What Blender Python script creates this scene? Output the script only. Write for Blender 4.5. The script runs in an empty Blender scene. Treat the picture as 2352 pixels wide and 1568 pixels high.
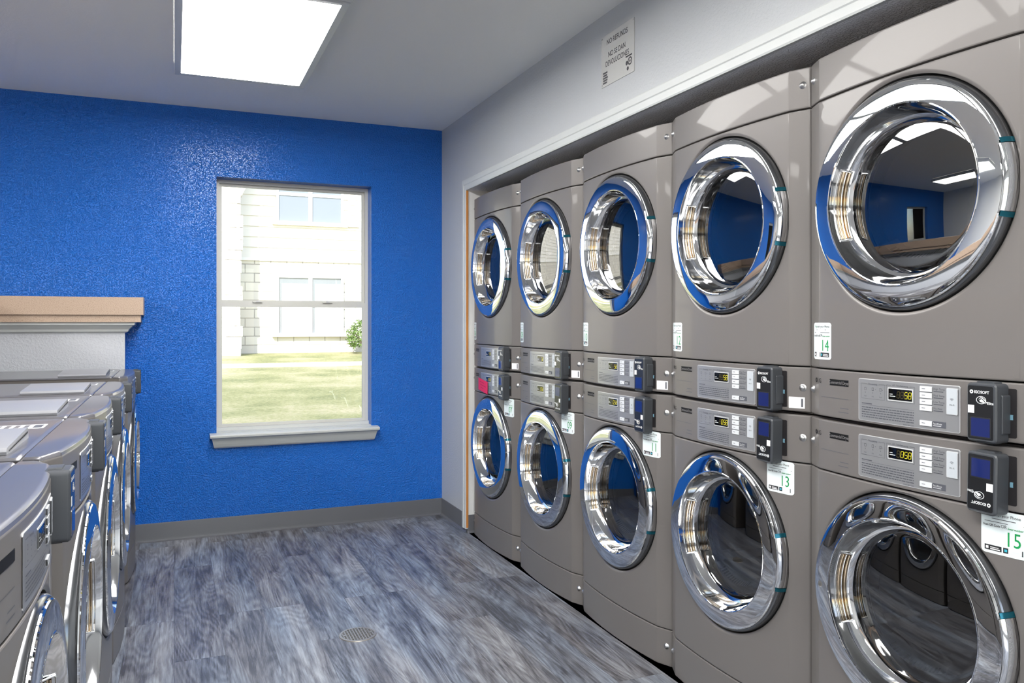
import bpy, bmesh, math, random
from mathutils import Vector, Matrix, noise
random.seed(7)
SC = bpy.context.scene
COL = SC.collection
PI = math.pi
rad = math.radians

# ------------------------------------------------------------------ materials
def lin(c):
    def f(v):
        v /= 255.0
        return v / 12.92 if v <= 0.04045 else ((v + 0.055) / 1.055) ** 2.4
    return (f(c[0]), f(c[1]), f(c[2]), 1.0)

def new_mat(name):
    m = bpy.data.materials.new(name)
    m.use_nodes = True
    nt = m.node_tree
    b = nt.nodes['Principled BSDF']
    return m, nt, b

def N(nt, t, **kw):
    n = nt.nodes.new(t)
    for k, v in kw.items():
        setattr(n, k, v)
    return n

def pm(name, col, rough=0.5, metal=0.0, coat=0.0, coat_rough=0.03, spec=0.5, emit=None, estr=0.0, var=0.0, vscale=30.0, bump=0.0, bscale=200.0, bdist=0.001, coords='Object', ior=None):
    """painted / metal / plastic surface with optional noise variation and bump"""
    m, nt, b = new_mat(name)
    c = lin(col) if max(col) > 1.001 else (col[0], col[1], col[2], 1)
    b.inputs['Base Color'].default_value = c
    b.inputs['Roughness'].default_value = rough
    b.inputs['Metallic'].default_value = metal
    b.inputs['Coat Weight'].default_value = coat
    b.inputs['Coat Roughness'].default_value = coat_rough
    b.inputs['Specular IOR Level'].default_value = spec
    if ior: b.inputs['IOR'].default_value = ior
    if emit:
        b.inputs['Emission Color'].default_value = lin(emit)
        b.inputs['Emission Strength'].default_value = estr
    tc = None
    if var > 0 or bump > 0:
        tc = N(nt, 'ShaderNodeTexCoord')
    if var > 0:
        nz = N(nt, 'ShaderNodeTexNoise'); nz.inputs['Scale'].default_value = vscale; nz.inputs['Detail'].default_value = 4
        nt.links.new(tc.outputs[coords], nz.inputs['Vector'])
        mx = N(nt, 'ShaderNodeMix', data_type='RGBA')
        mx.inputs[6].default_value = tuple(x * (1 - var) for x in c[:3]) + (1,)
        mx.inputs[7].default_value = tuple(min(1, x * (1 + var)) for x in c[:3]) + (1,)
        nt.links.new(nz.outputs['Fac'], mx.inputs[0])
        nt.links.new(mx.outputs[2], b.inputs['Base Color'])
    if bump > 0:
        nz = N(nt, 'ShaderNodeTexNoise'); nz.inputs['Scale'].default_value = bscale; nz.inputs['Detail'].default_value = 3
        nt.links.new(tc.outputs[coords], nz.inputs['Vector'])
        bp = N(nt, 'ShaderNodeBump'); bp.inputs['Strength'].default_value = bump; bp.inputs['Distance'].default_value = bdist
        nt.links.new(nz.outputs['Fac'], bp.inputs['Height'])
        nt.links.new(bp.outputs['Normal'], b.inputs['Normal'])
        if coat > 0: nt.links.new(bp.outputs['Normal'], b.inputs['Coat Normal'])
    return m

def wall_paint(name, col, rough, bump, bscale, bdist, coat=0.0, thr=(0.42, 0.62), coat_rough=0.15):
    """knockdown / orange peel textured painted drywall"""
    m, nt, b = new_mat(name)
    c = lin(col)
    b.inputs['Base Color'].default_value = c
    b.inputs['Roughness'].default_value = rough
    b.inputs['Coat Weight'].default_value = coat
    b.inputs['Coat Roughness'].default_value = coat_rough
    tc = N(nt, 'ShaderNodeTexCoord')
    nz = N(nt, 'ShaderNodeTexNoise'); nz.inputs['Scale'].default_value = bscale; nz.inputs['Detail'].default_value = 2.5
    nz.inputs['Roughness'].default_value = 0.55
    nt.links.new(tc.outputs['Object'], nz.inputs['Vector'])
    rp = N(nt, 'ShaderNodeMapRange'); rp.interpolation_type = 'SMOOTHSTEP'
    rp.inputs['From Min'].default_value = thr[0]; rp.inputs['From Max'].default_value = thr[1]
    nt.links.new(nz.outputs['Fac'], rp.inputs['Value'])
    bp = N(nt, 'ShaderNodeBump'); bp.inputs['Strength'].default_value = bump; bp.inputs['Distance'].default_value = bdist
    nt.links.new(rp.outputs['Result'], bp.inputs['Height'])
    nt.links.new(bp.outputs['Normal'], b.inputs['Normal'])
    nt.links.new(bp.outputs['Normal'], b.inputs['Coat Normal'])
    return m

def glass_mat(name, tint, ior, rough=0.0):
    """thin pane: tinted see-through with Fresnel mirror"""
    m = bpy.data.materials.new(name); m.use_nodes = True
    nt = m.node_tree; nt.nodes.clear()
    o = N(nt, 'ShaderNodeOutputMaterial')
    mx = N(nt, 'ShaderNodeMixShader'); tr = N(nt, 'ShaderNodeBsdfTransparent'); gl = N(nt, 'ShaderNodeBsdfGlossy')
    fr = N(nt, 'ShaderNodeFresnel'); fr.inputs['IOR'].default_value = ior
    tr.inputs['Color'].default_value = tuple(tint) + (1,)
    gl.inputs['Roughness'].default_value = rough
    nt.links.new(fr.outputs[0], mx.inputs[0]); nt.links.new(tr.outputs[0], mx.inputs[1]); nt.links.new(gl.outputs[0], mx.inputs[2])
    nt.links.new(mx.outputs[0], o.inputs['Surface'])
    return m

M = {}
M['body'] = pm('graphite_steel', (114, 110, 108), rough=0.38, metal=0.12, coat=0.20, coat_rough=0.035, spec=0.35)
M['body_top'] = pm('graphite_steel_top', (98, 97, 102), rough=0.30, metal=0.15, coat=0.5, coat_rough=0.05)
M['recess_shade'] = pm('recess_shade_black', (16, 16, 17), rough=0.7)  # near-black standing in for shade in panel gaps and finger grip
M['side'] = pm('cabinet_side', (112, 106, 102), rough=0.4, metal=0.4)
M['chrome'] = pm('chrome', (0.86, 0.87, 0.88), rough=0.02, metal=1.0)
M['chrome_in'] = pm('chrome_bowl', (0.74, 0.745, 0.76), rough=0.06, metal=1.0)
M['bronze'] = pm('bronze_chrome', (0.62, 0.50, 0.36), rough=0.09, metal=1.0)
M['rim'] = pm('smoked_chrome', (0.17, 0.175, 0.185), rough=0.16, metal=0.9)
M['gasket'] = pm('black_gasket', (14, 14, 15), rough=0.5)
M['teal'] = pm('teal_hinge_block', (24, 92, 108), rough=0.15, metal=0.6)
M['drum'] = pm('drum_steel', (0.42, 0.43, 0.45), rough=0.3, metal=1.0)
M['lint'] = pm('lint_grille', (190, 190, 186), rough=0.4)
M['slot'] = pm('grille_slot', (30, 30, 32), rough=0.6)
M['glass'] = glass_mat('tinted_door_glass', (0.34, 0.345, 0.36), 2.9, 0.012)
M['plate'] = pm('control_plate', (158, 159, 162), rough=0.28, metal=0.45, coat=0.5, coat_rough=0.08)
M['plate_edge'] = pm('plate_edge', (225, 226, 228), rough=0.25, metal=0.2)
M['print'] = pm('grey_print', (82, 84, 92), rough=0.5)
M['print_dark'] = pm('dark_print', (38, 38, 42), rough=0.5)
M['print_white'] = pm('white_print', (228, 230, 232), rough=0.5)
M['display'] = pm('display_black', (9, 9, 10), rough=0.06, coat=0.6)
M['seg'] = pm('lit_segments', (200, 190, 50), rough=0.4, emit=(222, 210, 40), estr=0.5)
M['seg_dim'] = pm('unlit_segments', (84, 77, 46), rough=0.4)
M['button'] = pm('button_grey', (214, 217, 221), rough=0.3, coat=0.3)
M['wifi'] = pm('wifi_pad', (190, 196, 202), rough=0.3, coat=0.3)
M['reader'] = pm('reader_shell', (66, 69, 74), rough=0.36, spec=0.5)
M['reader_face'] = pm('reader_face', (30, 31, 34), rough=0.22, coat=0.4, coat_rough=0.1)
M['screen'] = pm('reader_screen', (22, 30, 70), rough=0.05, coat=0.8, emit=(30, 44, 110), estr=0.35)
M['slotplate'] = pm('card_slot', (34, 32, 34), rough=0.35)
M['slotchip'] = pm('slot_chip', (110, 150, 168), rough=0.3)
M['sticker'] = pm('white_sticker', (228, 238, 240), rough=0.35, coat=0.2)
M['white'] = pm('sticker_white', (236, 236, 238), rough=0.4)
M['green'] = pm('green_print', (18, 146, 78), rough=0.5)
M['cyan'] = pm('cyan_print', (60, 170, 190), rough=0.5)
M['badge'] = pm('black_badge', (20, 20, 22), rough=0.45, spec=0.2)
M['badge_text'] = pm('badge_text', (135, 133, 134), rough=0.4)
M['bolt'] = pm('bolt_steel', (0.5, 0.5, 0.5), rough=0.38, metal=1.0)
M['pink'] = pm('pink_paper', (214, 34, 92), rough=0.7)
M['pinktext'] = pm('pink_ink', (150, 20, 66), rough=0.7)
M['lid'] = pm('dispenser_lid', (150, 151, 156), rough=0.35, metal=0.1, coat=0.2, coat_rough=0.08)
M['blue'] = wall_paint('blue_wall_paint', (0, 108, 210), 0.38, 1.0, 120, 0.0042, coat=0.4, coat_rough=0.14)
M['greywall'] = wall_paint('grey_wall_paint', (187, 190, 193), 0.5, 0.28, 90, 0.0015, coat=0.1)
M['pale'] = wall_paint('bounce_wall_paint', (234, 234, 232), 0.5, 0.28, 90, 0.0015)  # extra bright paint for unseen walls, to bounce light into the room
M['ceil'] = wall_paint('ceiling_paint', (246, 245, 240), 0.75, 0.10, 60, 0.0015)
M['soffit'] = wall_paint('soffit_texture', (246, 247, 250), 0.7, 0.9, 120, 0.003)
M['whitewall'] = wall_paint('white_wall_paint', (192, 195, 202), 0.45, 0.35, 80, 0.0018, coat=0.15)
M['trimwhite'] = pm('trim_white', (202, 205, 204), rough=0.35, var=0.03, vscale=8)
M['rawwood'] = pm('raw_wood_edge', (196, 128, 62), rough=0.8, var=0.25, vscale=14)
M['base'] = pm('vinyl_base', (92, 93, 98), rough=0.35, coat=0.15, coat_rough=0.2)
M['alu'] = pm('window_frame_paint', (204, 204, 199), rough=0.4)
M['winglass'] = glass_mat('window_glass', (0.97, 0.98, 0.985), 1.3, 0.0)
M['fixture'] = pm('fixture_white', (200, 202, 204), rough=0.4)
M['acrylic'] = pm('acrylic_sheet', (205, 205, 202), rough=0.08, coat=0.6)
M['ink'] = pm('sign_ink', (70, 70, 74), rough=0.5)
M['grate'] = pm('drain_steel', (165, 160, 152), rough=0.35, metal=0.7)
M['grate_hole'] = pm('drain_hole', (52, 44, 38), rough=0.8)
M['alcove'] = pm('alcove_white', (222, 222, 222), rough=0.6)

def lamp_mat():
    m, nt, b = new_mat('light_diffuser')
    b.inputs['Base Color'].default_value = (0.85, 0.85, 0.83, 1)
    b.inputs['Roughness'].default_value = 0.35
    b.inputs['Emission Color'].default_value = (1.0, 0.985, 0.95, 1)
    b.inputs['Emission Strength'].default_value = LAMP
    return m
LAMP = 13.5
M['lamp'] = lamp_mat()

def cap_mat():
    m, nt, b = new_mat('tan_speckled_cap')
    tc = N(nt, 'ShaderNodeTexCoord')
    n1 = N(nt, 'ShaderNodeTexNoise'); n1.inputs['Scale'].default_value = 320; n1.inputs['Detail'].default_value = 3
    nt.links.new(tc.outputs['Object'], n1.inputs['Vector'])
    cr = N(nt, 'ShaderNodeValToRGB')
    cr.color_ramp.elements[0].position = 0.32; cr.color_ramp.elements[0].color = lin((146, 121, 103))
    cr.color_ramp.elements[1].position = 0.5; cr.color_ramp.elements[1].color = lin((190, 167, 148))
    nt.links.new(n1.outputs['Fac'], cr.inputs['Fac'])
    nt.links.new(cr.outputs['Color'], b.inputs['Base Color'])
    b.inputs['Roughness'].default_value = 0.4
    return m
M['cap'] = cap_mat()

def floor_mat():
    m, nt, b = new_mat('grey_wood_plank_vinyl')
    L = nt.links.new
    tc = N(nt, 'ShaderNodeTexCoord')
    sp = N(nt, 'ShaderNodeSeparateXYZ'); L(tc.outputs['Object'], sp.inputs[0])
    cb = N(nt, 'ShaderNodeCombineXYZ')      # planks run along world Y
    L(sp.outputs['Y'], cb.inputs['X']); L(sp.outputs['X'], cb.inputs['Y'])
    br = N(nt, 'ShaderNodeTexBrick'); br.offset = 0.37; br.offset_frequency = 3; br.squash = 1
    br.inputs['Scale'].default_value = 1.0; br.inputs['Mortar Size'].default_value = 0.0009
    br.inputs['Mortar Smooth'].default_value = 0.2; br.inputs['Brick Width'].default_value = 1.22; br.inputs['Row Height'].default_value = 0.178
    br.inputs['Color1'].default_value = (0, 0, 0, 1); br.inputs['Color2'].default_value = (1, 1, 1, 1); br.inputs['Mortar'].default_value = (0.5, 0.5, 0.5, 1)
    br.inputs['Bias'].default_value = 0.0
    L(cb.outputs[0], br.inputs['Vector'])
    # per plank offset of the grain
    off = N(nt, 'ShaderNodeVectorMath', operation='SCALE'); off.inputs['Scale'].default_value = 13.0
    L(br.outputs['Color'], off.inputs[0])
    ad = N(nt, 'ShaderNodeVectorMath', operation='ADD'); L(cb.outputs[0], ad.inputs[0]); L(off.outputs[0], ad.inputs[1])
    def noise_s(sx, sy, detail, rough, dist, sc=1.0):
        mp = N(nt, 'ShaderNodeMapping'); mp.inputs['Scale'].default_value = (sx, sy, 1)
        L(ad.outputs[0], mp.inputs['Vector'])
        n = N(nt, 'ShaderNodeTexNoise'); n.inputs['Scale'].default_value = sc; n.inputs['Detail'].default_value = detail
        n.inputs['Roughness'].default_value = rough; n.inputs['Distortion'].default_value = dist
        L(mp.outputs[0], n.inputs['Vector']); return n
    broad = noise_s(1.7, 11, 4, 0.6, 1.1)
    fine = noise_s(6, 100, 6, 0.7, 0.5)
    # cathedral grain: contour lines of a stretched noise field
    field = noise_s(1.1, 7.0, 1.5, 0.4, 0.25)
    mul = N(nt, 'ShaderNodeMath', operation='MULTIPLY'); mul.inputs[1].default_value = 120
    L(field.outputs['Fac'], mul.inputs[0])
    sn = N(nt, 'ShaderNodeMath', operation='SINE'); L(mul.outputs[0], sn.inputs[0])
    r1 = N(nt, 'ShaderNodeMapRange'); r1.inputs['From Min'].default_value = -1; r1.inputs['From Max'].default_value = 1
    r1.inputs['To Min'].default_value = 0.0; r1.inputs['To Max'].default_value = 1.0
    L(sn.outputs[0], r1.inputs['Value'])
    cr = N(nt, 'ShaderNodeValToRGB')
    e = cr.color_ramp.elements
    e[0].position = 0.37; e[0].color = lin((62, 60, 63))
    e[1].position = 0.66; e[1].color = lin((158, 160, 164))
    x = e.new(0.455); x.color = lin((96, 95, 99))
    x = e.new(0.54); x.color = lin((124, 124, 128))
    # combine
    def mixv(a, bsock, f):
        mm = N(nt, 'ShaderNodeMix', data_type='FLOAT'); mm.inputs[0].default_value = f
        L(a, mm.inputs[2]); L(bsock, mm.inputs[3]); return mm.outputs[0]
    v = mixv(broad.outputs['Fac'], fine.outputs['Fac'], 0.42)
    v = mixv(v, r1.outputs['Result'], 0.055)
    crack = noise_s(2.4, 42, 5, 0.7, 0.8)
    cm = N(nt, 'ShaderNodeMapRange'); cm.inputs['From Min'].default_value = 0.30; cm.inputs['From Max'].default_value = 0.46
    cm.inputs['To Min'].default_value = -0.11; cm.inputs['To Max'].default_value = 0.0
    L(crack.outputs['Fac'], cm.inputs['Value'])
    ca = N(nt, 'ShaderNodeMath', operation='ADD'); L(v, ca.inputs[0]); L(cm.outputs['Result'], ca.inputs[1]); v = ca.outputs[0]
    bb = N(nt, 'ShaderNodeSeparateColor'); L(br.outputs['Color'], bb.inputs[0])
    m2 = N(nt, 'ShaderNodeMath', operation='MULTIPLY_ADD'); m2.inputs[1].default_value = 0.10; m2.inputs[2].default_value = -0.055
    L(bb.outputs[0], m2.inputs[0])
    a2 = N(nt, 'ShaderNodeMath', operation='ADD'); L(v, a2.inputs[0]); L(m2.outputs[0], a2.inputs[1])
    L(a2.outputs[0], cr.inputs['Fac'])
    # bluish plank drift, plus the blue wall's cast light painted in
    hue = noise_s(1.0, 5, 2, 0.5, 0.3)
    hr = N(nt, 'ShaderNodeValToRGB'); hr.color_ramp.elements[0].position = 0.38; hr.color_ramp.elements[0].color = (0.98, 0.985, 0.99, 1)
    hr.color_ramp.elements[1].position = 0.62; hr.color_ramp.elements[1].color = (0.86, 0.98, 1.12, 1)
    L(hue.outputs['Fac'], hr.inputs['Fac'])
    mm = N(nt, 'ShaderNodeMix', data_type='RGBA', blend_type='MULTIPLY'); mm.inputs[0].default_value = 1
    L(cr.outputs['Color'], mm.inputs[6]); L(hr.outputs['Color'], mm.inputs[7])
    dk = N(nt, 'ShaderNodeMix', data_type='RGBA', blend_type='MULTIPLY')
    fr = N(nt, 'ShaderNodeMath', operation='MULTIPLY'); fr.inputs[1].default_value = 0.7; L(br.outputs['Fac'], fr.inputs[0])
    L(fr.outputs[0], dk.inputs[0]); L(mm.outputs[2], dk.inputs[6]); dk.inputs[7].default_value = (0.3, 0.3, 0.3, 1)
    L(dk.outputs[2], b.inputs['Base Color'])
    b.inputs['Roughness'].default_value = 0.42
    b.inputs['Coat Weight'].default_value = 0.25; b.inputs['Coat Roughness'].default_value = 0.3
    bp = N(nt, 'ShaderNodeBump'); bp.inputs['Strength'].default_value = 0.25; bp.inputs['Distance'].default_value = 0.0012
    L(a2.outputs[0], bp.inputs['Height']); L(bp.outputs['Normal'], b.inputs['Normal'])
    return m
M['floor'] = floor_mat()

def grass_mat():
    m, nt, b = new_mat('lawn_grass'); L = nt.links.new
    tc = N(nt, 'ShaderNodeTexCoord')
    n1 = N(nt, 'ShaderNodeTexNoise'); n1.inputs['Scale'].default_value = 18; n1.inputs['Detail'].default_value = 8; n1.inputs['Roughness'].default_value = 0.75
    n2 = N(nt, 'ShaderNodeTexNoise'); n2.inputs['Scale'].default_value = 0.8; n2.inputs['Detail'].default_value = 3
    L(tc.outputs['Object'], n1.inputs['Vector']); L(tc.outputs['Object'], n2.inputs['Vector'])
    mx = N(nt, 'ShaderNodeMath', operation='MULTIPLY_ADD'); mx.inputs[1].default_value = 0.55; L(n2.outputs['Fac'], mx.inputs[0])
    m3 = N(nt, 'ShaderNodeMath', operation='MULTIPLY'); m3.inputs[1].default_value = 0.5; L(n1.outputs['Fac'], m3.inputs[0])
    L(m3.outputs[0], mx.inputs[2])
    cr = N(nt, 'ShaderNodeValToRGB'); e = cr.color_ramp.elements
    e[0].position = 0.38; e[0].color = (0.17, 0.20, 0.07, 1)
    e[1].position = 0.66; e[1].color = (0.60, 0.52, 0.33, 1)
    x = e.new(0.5); x.color = (0.35, 0.345, 0.15, 1)
    L(mx.outputs[0], cr.inputs['Fac']); L(cr.outputs['Color'], b.inputs['Base Color'])
    b.inputs['Roughness'].default_value = 0.9
    bp = N(nt, 'ShaderNodeBump'); bp.inputs['Strength'].default_value = 1; bp.inputs['Distance'].default_value = 0.05
    L(n1.outputs['Fac'], bp.inputs['Height']); L(bp.outputs['Normal'], b.inputs['Normal'])
    return m
M['grass'] = grass_mat()

def stone_mat(name, c1, c2, mort, w, h, bdist=0.03):
    m, nt, b = new_mat(name); L = nt.links.new
    tc = N(nt, 'ShaderNodeTexCoord'); sp = N(nt, 'ShaderNodeSeparateXYZ'); L(tc.outputs['Object'], sp.inputs[0])
    s = N(nt, 'ShaderNodeMath', operation='ADD'); L(sp.outputs['X'], s.inputs[0]); L(sp.outputs['Y'], s.inputs[1])
    cb = N(nt, 'ShaderNodeCombineXYZ'); L(s.outputs[0], cb.inputs['X']); L(sp.outputs['Z'], cb.inputs['Y'])
    br = N(nt, 'ShaderNodeTexBrick'); br.inputs['Scale'].default_value = 1; br.inputs['Brick Width'].default_value = w; br.inputs['Row Height'].default_value = h
    br.inputs['Mortar Size'].default_value = 0.012; br.inputs['Mortar Smooth'].default_value = 0.4
    br.inputs['Color1'].default_value = c1 + (1,); br.inputs['Color2'].default_value = c2 + (1,); br.inputs['Mortar'].default_value = mort + (1,)
    br.offset = 0.43; br.squash = 1.5; br.squash_frequency = 3
    L(cb.outputs[0], br.inputs['Vector']); L(br.outputs['Color'], b.inputs['Base Color'])
    b.inputs['Roughness'].default_value = 0.9
    bp = N(nt, 'ShaderNodeBump'); bp.invert = True; bp.inputs['Strength'].default_value = 0.8; bp.inputs['Distance'].default_value = bdist
    L(br.outputs['Fac'], bp.inputs['Height']); L(bp.outputs['Normal'], b.inputs['Normal'])
    return m
M['stone'] = stone_mat('limestone_veneer', (0.62, 0.58, 0.52), (0.70, 0.66, 0.58), (0.40, 0.37, 0.33), 0.42, 0.24)
M['siding'] = pm('painted_siding', (228, 224, 216), rough=0.8)
M['housetrim'] = pm('house_trim', (236, 234, 230), rough=0.6)
M['houseglass'] = pm('house_window_glass', (118, 124, 130), rough=0.05, coat=0.5)
M['blind'] = pm('house_blind', (236, 236, 236), rough=0.7)
M['shutter'] = pm('house_shutter', (214, 206, 198), rough=0.7)
M['roof'] = pm('roof_shingle', (120, 108, 98), rough=0.9, var=0.2, vscale=12)
M['concrete'] = pm('concrete_path', (196, 192, 184), rough=0.9, var=0.06, vscale=5)
M['leaf'] = pm('shrub_leaf', (92, 118, 50), rough=0.6, var=0.4, vscale=9)
M['stem'] = pm('shrub_stem', (90, 70, 50), rough=0.8)

# ------------------------------------------------------------------ mesh builder
class MB:
    def __init__(s): s.v = []; s.f = []; s.m = []; s.mats = []
    def mi(s, mat):
        if mat not in s.mats: s.mats.append(mat)
        return s.mats.index(mat)
    def add(s, vs, fs, mat):
        o = len(s.v); s.v += [tuple(v) for v in vs]; k = s.mi(mat)
        for f in fs: s.f.append(tuple(o + i for i in f)); s.m.append(k)
    def box(s, x0, x1, y0, y1, z0, z1, mat, mats=None):
        vs = [(x0, y0, z0), (x1, y0, z0), (x1, y1, z0), (x0, y1, z0), (x0, y0, z1), (x1, y0, z1), (x1, y1, z1), (x0, y1, z1)]
        fs = {'bottom': (0, 3, 2, 1), 'top': (4, 5, 6, 7), 'front': (0, 1, 5, 4), 'right': (1, 2, 6, 5), 'back': (2, 3, 7, 6), 'left': (3, 0, 4, 7)}
        for k, f in fs.items(): s.add(vs, [f], (mats or {}).get(k, mat))
    def prism(s, pts, lo, hi, mat, axis='z', ch=0.0, capmat=None):
        """extrude 2D outline along an axis, chamfer ch on the 'lo' end and 'hi' end outline shrink"""
        def mk(p, h):
            if axis == 'z': return (p[0], p[1], h)
            if axis == 'y': return (p[0], h, p[1])
            return (h, p[0], p[1])
        n = len(pts)
        cx = sum(p[0] for p in pts) / n; cy = sum(p[1] for p in pts) / n
        def shrink(c):
            out = []
            for i, p in enumerate(pts):
                a = Vector(pts[i - 1]); b = Vector(p); d = Vector(pts[(i + 1) % n])
                e1 = (b - a); e2 = (d - b)
                if e1.length < 1e-9 or e2.length < 1e-9: out.append(p); continue
                e1.normalize(); e2.normalize()
                n1 = Vector((-e1.y, e1.x)); n2 = Vector((-e2.y, e2.x)); nn = (n1 + n2)
                if nn.length < 1e-6: out.append(p); continue
                nn.normalize(); k = c / max(0.3, nn.dot(n1))
                q = b + nn * k
                if (q - Vector((cx, cy))).length > (b - Vector((cx, cy))).length: q = b - nn * k
                out.append((q.x, q.y))
            return out
        sg = 1 if hi > lo else -1
        rings = []
        if ch > 0:
            sp_ = shrink(ch)
            rings = [(pts, lo), (pts, hi - sg * ch), (sp_, hi)]
        else: rings = [(pts, lo), (pts, hi)]
        vs = []
        for r, h in rings: vs += [mk(p, h) for p in r]
        fs = []
        for k in range(len(rings) - 1):
            for i in range(n):
                j = (i + 1) % n
                fs.append((k * n + i, k * n + j, (k + 1) * n + j, (k + 1) * n + i))
        s.add(vs, fs, mat)
        s.add([mk(p, rings[-1][1]) for p in rings[-1][0]], [tuple(range(n))], capmat or mat)
        s.add([mk(p, lo) for p in pts], [tuple(range(n - 1, -1, -1))], mat)
    def lathe(s, prof, mat, seg=96, a0=0.0, a1=2 * PI, center=(0, 0), mats=None):
        """prof = [(r, p)], axis along local y, outward p = -y; center=(x,z)"""
        full = abs(a1 - a0 - 2 * PI) < 1e-6
        n = seg if full else seg + 1
        vs = []
        for r, p in prof:
            for i in range(n):
                a = a0 + (a1 - a0) * i / seg
                vs.append((center[0] + r * math.cos(a), -p, center[1] + r * math.sin(a)))
        for k in range(len(prof) - 1):
            fs = []
            for i in range(seg):
                j = (i + 1) % n
                fs.append((k * n + i, k * n + j, (k + 1) * n + j, (k + 1) * n + i))
            base = vs[k * n:(k + 2) * n]
            s.add(base, [tuple(q - k * n for q in f) for f in fs], (mats[k] if mats else mat))
    def tube(s, pts, r, mat, seg=10, cap=True):
        pts = [Vector(p) for p in pts]; rings = []
        for i, p in enumerate(pts):
            t = (pts[min(i + 1, len(pts) - 1)] - pts[max(i - 1, 0)]).normalized()
            u = t.cross(Vector((0, 1, 0)));
            if u.length < 1e-3: u = t.cross(Vector((1, 0, 0)))
            u.normalize(); w = t.cross(u)
            rings.append([p + (u * math.cos(2 * PI * k / seg) + w * math.sin(2 * PI * k / seg)) * r for k in range(seg)])
        vs = [q for rg in rings for q in rg]; fs = []
        for i in range(len(rings) - 1):
            for k in range(seg):
                fs.append((i * seg + k, i * seg + (k + 1) % seg, (i + 1) * seg + (k + 1) % seg, (i + 1) * seg + k))
        if cap: fs += [tuple(range(seg)), tuple((len(rings) - 1) * seg + k for k in range(seg - 1, -1, -1))]
        s.add(vs, fs, mat)
    def grid(s, rows, mat, close=False):
        """rows of equal length point lists"""
        n = len(rows[0]); vs = [p for r in rows for p in r]; fs = []
        for i in range(len(rows) - 1):
            for k in range(n - 1): fs.append((i * n + k, i * n + k + 1, (i + 1) * n + k + 1, (i + 1) * n + k))
        s.add(vs, fs, mat)
    def mesh(s, name, smooth=30, merge=0.00002):
        me = bpy.data.meshes.new(name)
        me.from_pydata(s.v, [], s.f)
        for mt in s.mats: me.materials.append(mt)
        for i, p in enumerate(me.polygons): p.material_index = s.m[i]
        bm = bmesh.new(); bm.from_mesh(me)
        if merge: bmesh.ops.remove_doubles(bm, verts=bm.verts, dist=merge)
        bmesh.ops.recalc_face_normals(bm, faces=bm.faces)
        bm.to_mesh(me); bm.free()
        if smooth:
            for p in me.polygons: p.use_smooth = True
            me.set_sharp_from_angle(angle=rad(smooth))
        return me
    def build(s, name, parent=None, smooth=30, loc=(0, 0, 0), rotz=0.0, merge=0.00002):
        o = bpy.data.objects.new(name, s.mesh(name, smooth, merge)); COL.objects.link(o)
        o.location = loc; o.rotation_euler = (0, 0, rotz)
        if parent: o.parent = parent
        return o

def empty(name, loc, rotz=0.0):
    o = bpy.data.objects.new(name, None); COL.objects.link(o)
    o.location = loc; o.rotation_euler = (0, 0, rotz); o.empty_display_size = 0.1
    return o
def tag(o, label, cat, group=None, kind=None):
    o['label'] = label; o['category'] = cat
    if group: o['group'] = group
    if kind: o['kind'] = kind
    return o
def structure(o): o['kind'] = 'structure'; return o
def copy_tree(o, parent=None):
    c = o.copy(); COL.objects.link(c)
    c.parent = parent
    for ch in list(o.children): copy_tree(ch, c)
    return c

_tc = {}
def text_geo(s, size, align='LEFT', xs=1.0, bold=0.0):
    k = (s, size, align, xs, bold)
    if k in _tc: return _tc[k]
    cu = bpy.data.curves.new('t', 'FONT'); cu.body = s; cu.size = size; cu.align_x = align; cu.resolution_u = 3; cu.offset = bold
    o = bpy.data.objects.new('t', cu); COL.objects.link(o)
    bpy.context.view_layer.update()
    me = bpy.data.meshes.new_from_object(o.evaluated_get(bpy.context.evaluated_depsgraph_get()))
    g = ([(v.co.x * xs, v.co.y) for v in me.vertices], [tuple(p.vertices) for p in me.polygons])
    bpy.data.meshes.remove(me); bpy.data.objects.remove(o); bpy.data.curves.remove(cu)
    _tc[k] = g
    return g

# ------------------------------------------------------------------ machine geometry (local: x right, y into the cabinet, z up; p = -y is outward)
HW = 0.3416
FX = 0.284
def prof(x):
    """outward bow of the fascia over its width"""
    a = abs(x)
    if a >= FX:
        t = (HW - a) / (HW - FX)
        p = 0.026 * t
        if a > HW - 0.004: p -= 0.006 * ((a - (HW - 0.004)) / 0.004) ** 2
        return p
    p = 0.026 + 0.020 * (1 - (a / FX) ** 2)
    return p
XS = sorted(set([-HW, -HW + 0.0015, -HW + 0.004, -FX - 0.004, -FX - 0.0015, -FX, -FX + 0.003, -FX + 0.008, -0.26, -0.23, -0.2, -0.17, -0.14, -0.11, -0.08, -0.05, -0.025, 0.0]
               + [HW, HW - 0.0015, HW - 0.004, FX + 0.004, FX + 0.0015, FX, FX - 0.003, FX - 0.008, 0.26, 0.23, 0.2, 0.17, 0.14, 0.11, 0.08, 0.05, 0.025]))

def band(mb, z0, z1, mat, xs=None, dp=0.0, side=True):
    """a bowed fascia strip with rolled top and bottom edges"""
    xs = xs or XS
    zr = [(z0, -0.014), (z0, -0.0035), (z0 + 0.001, -0.001), (z0 + 0.0035, 0.0), (z0 + 0.0045, 0.0), (z1 - 0.0045, 0.0), (z1 - 0.0035, 0.0), (z1 - 0.001, -0.001), (z1, -0.0035), (z1, -0.014)]
    rows = [[(x, -(prof(x) + dp + d), z) for x in xs] for z, d in zr]
    mb.grid(rows, mat)
    if side:
        for x in (xs[0], xs[-1]):
            q = prof(x) + dp
            mb.add([(x, -q, z0 + 0.0035), (x, -q, z1 - 0.0035), (x, 0.012, z1), (x, 0.012, z0)], [(0, 1, 2, 3)], mat)

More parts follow.
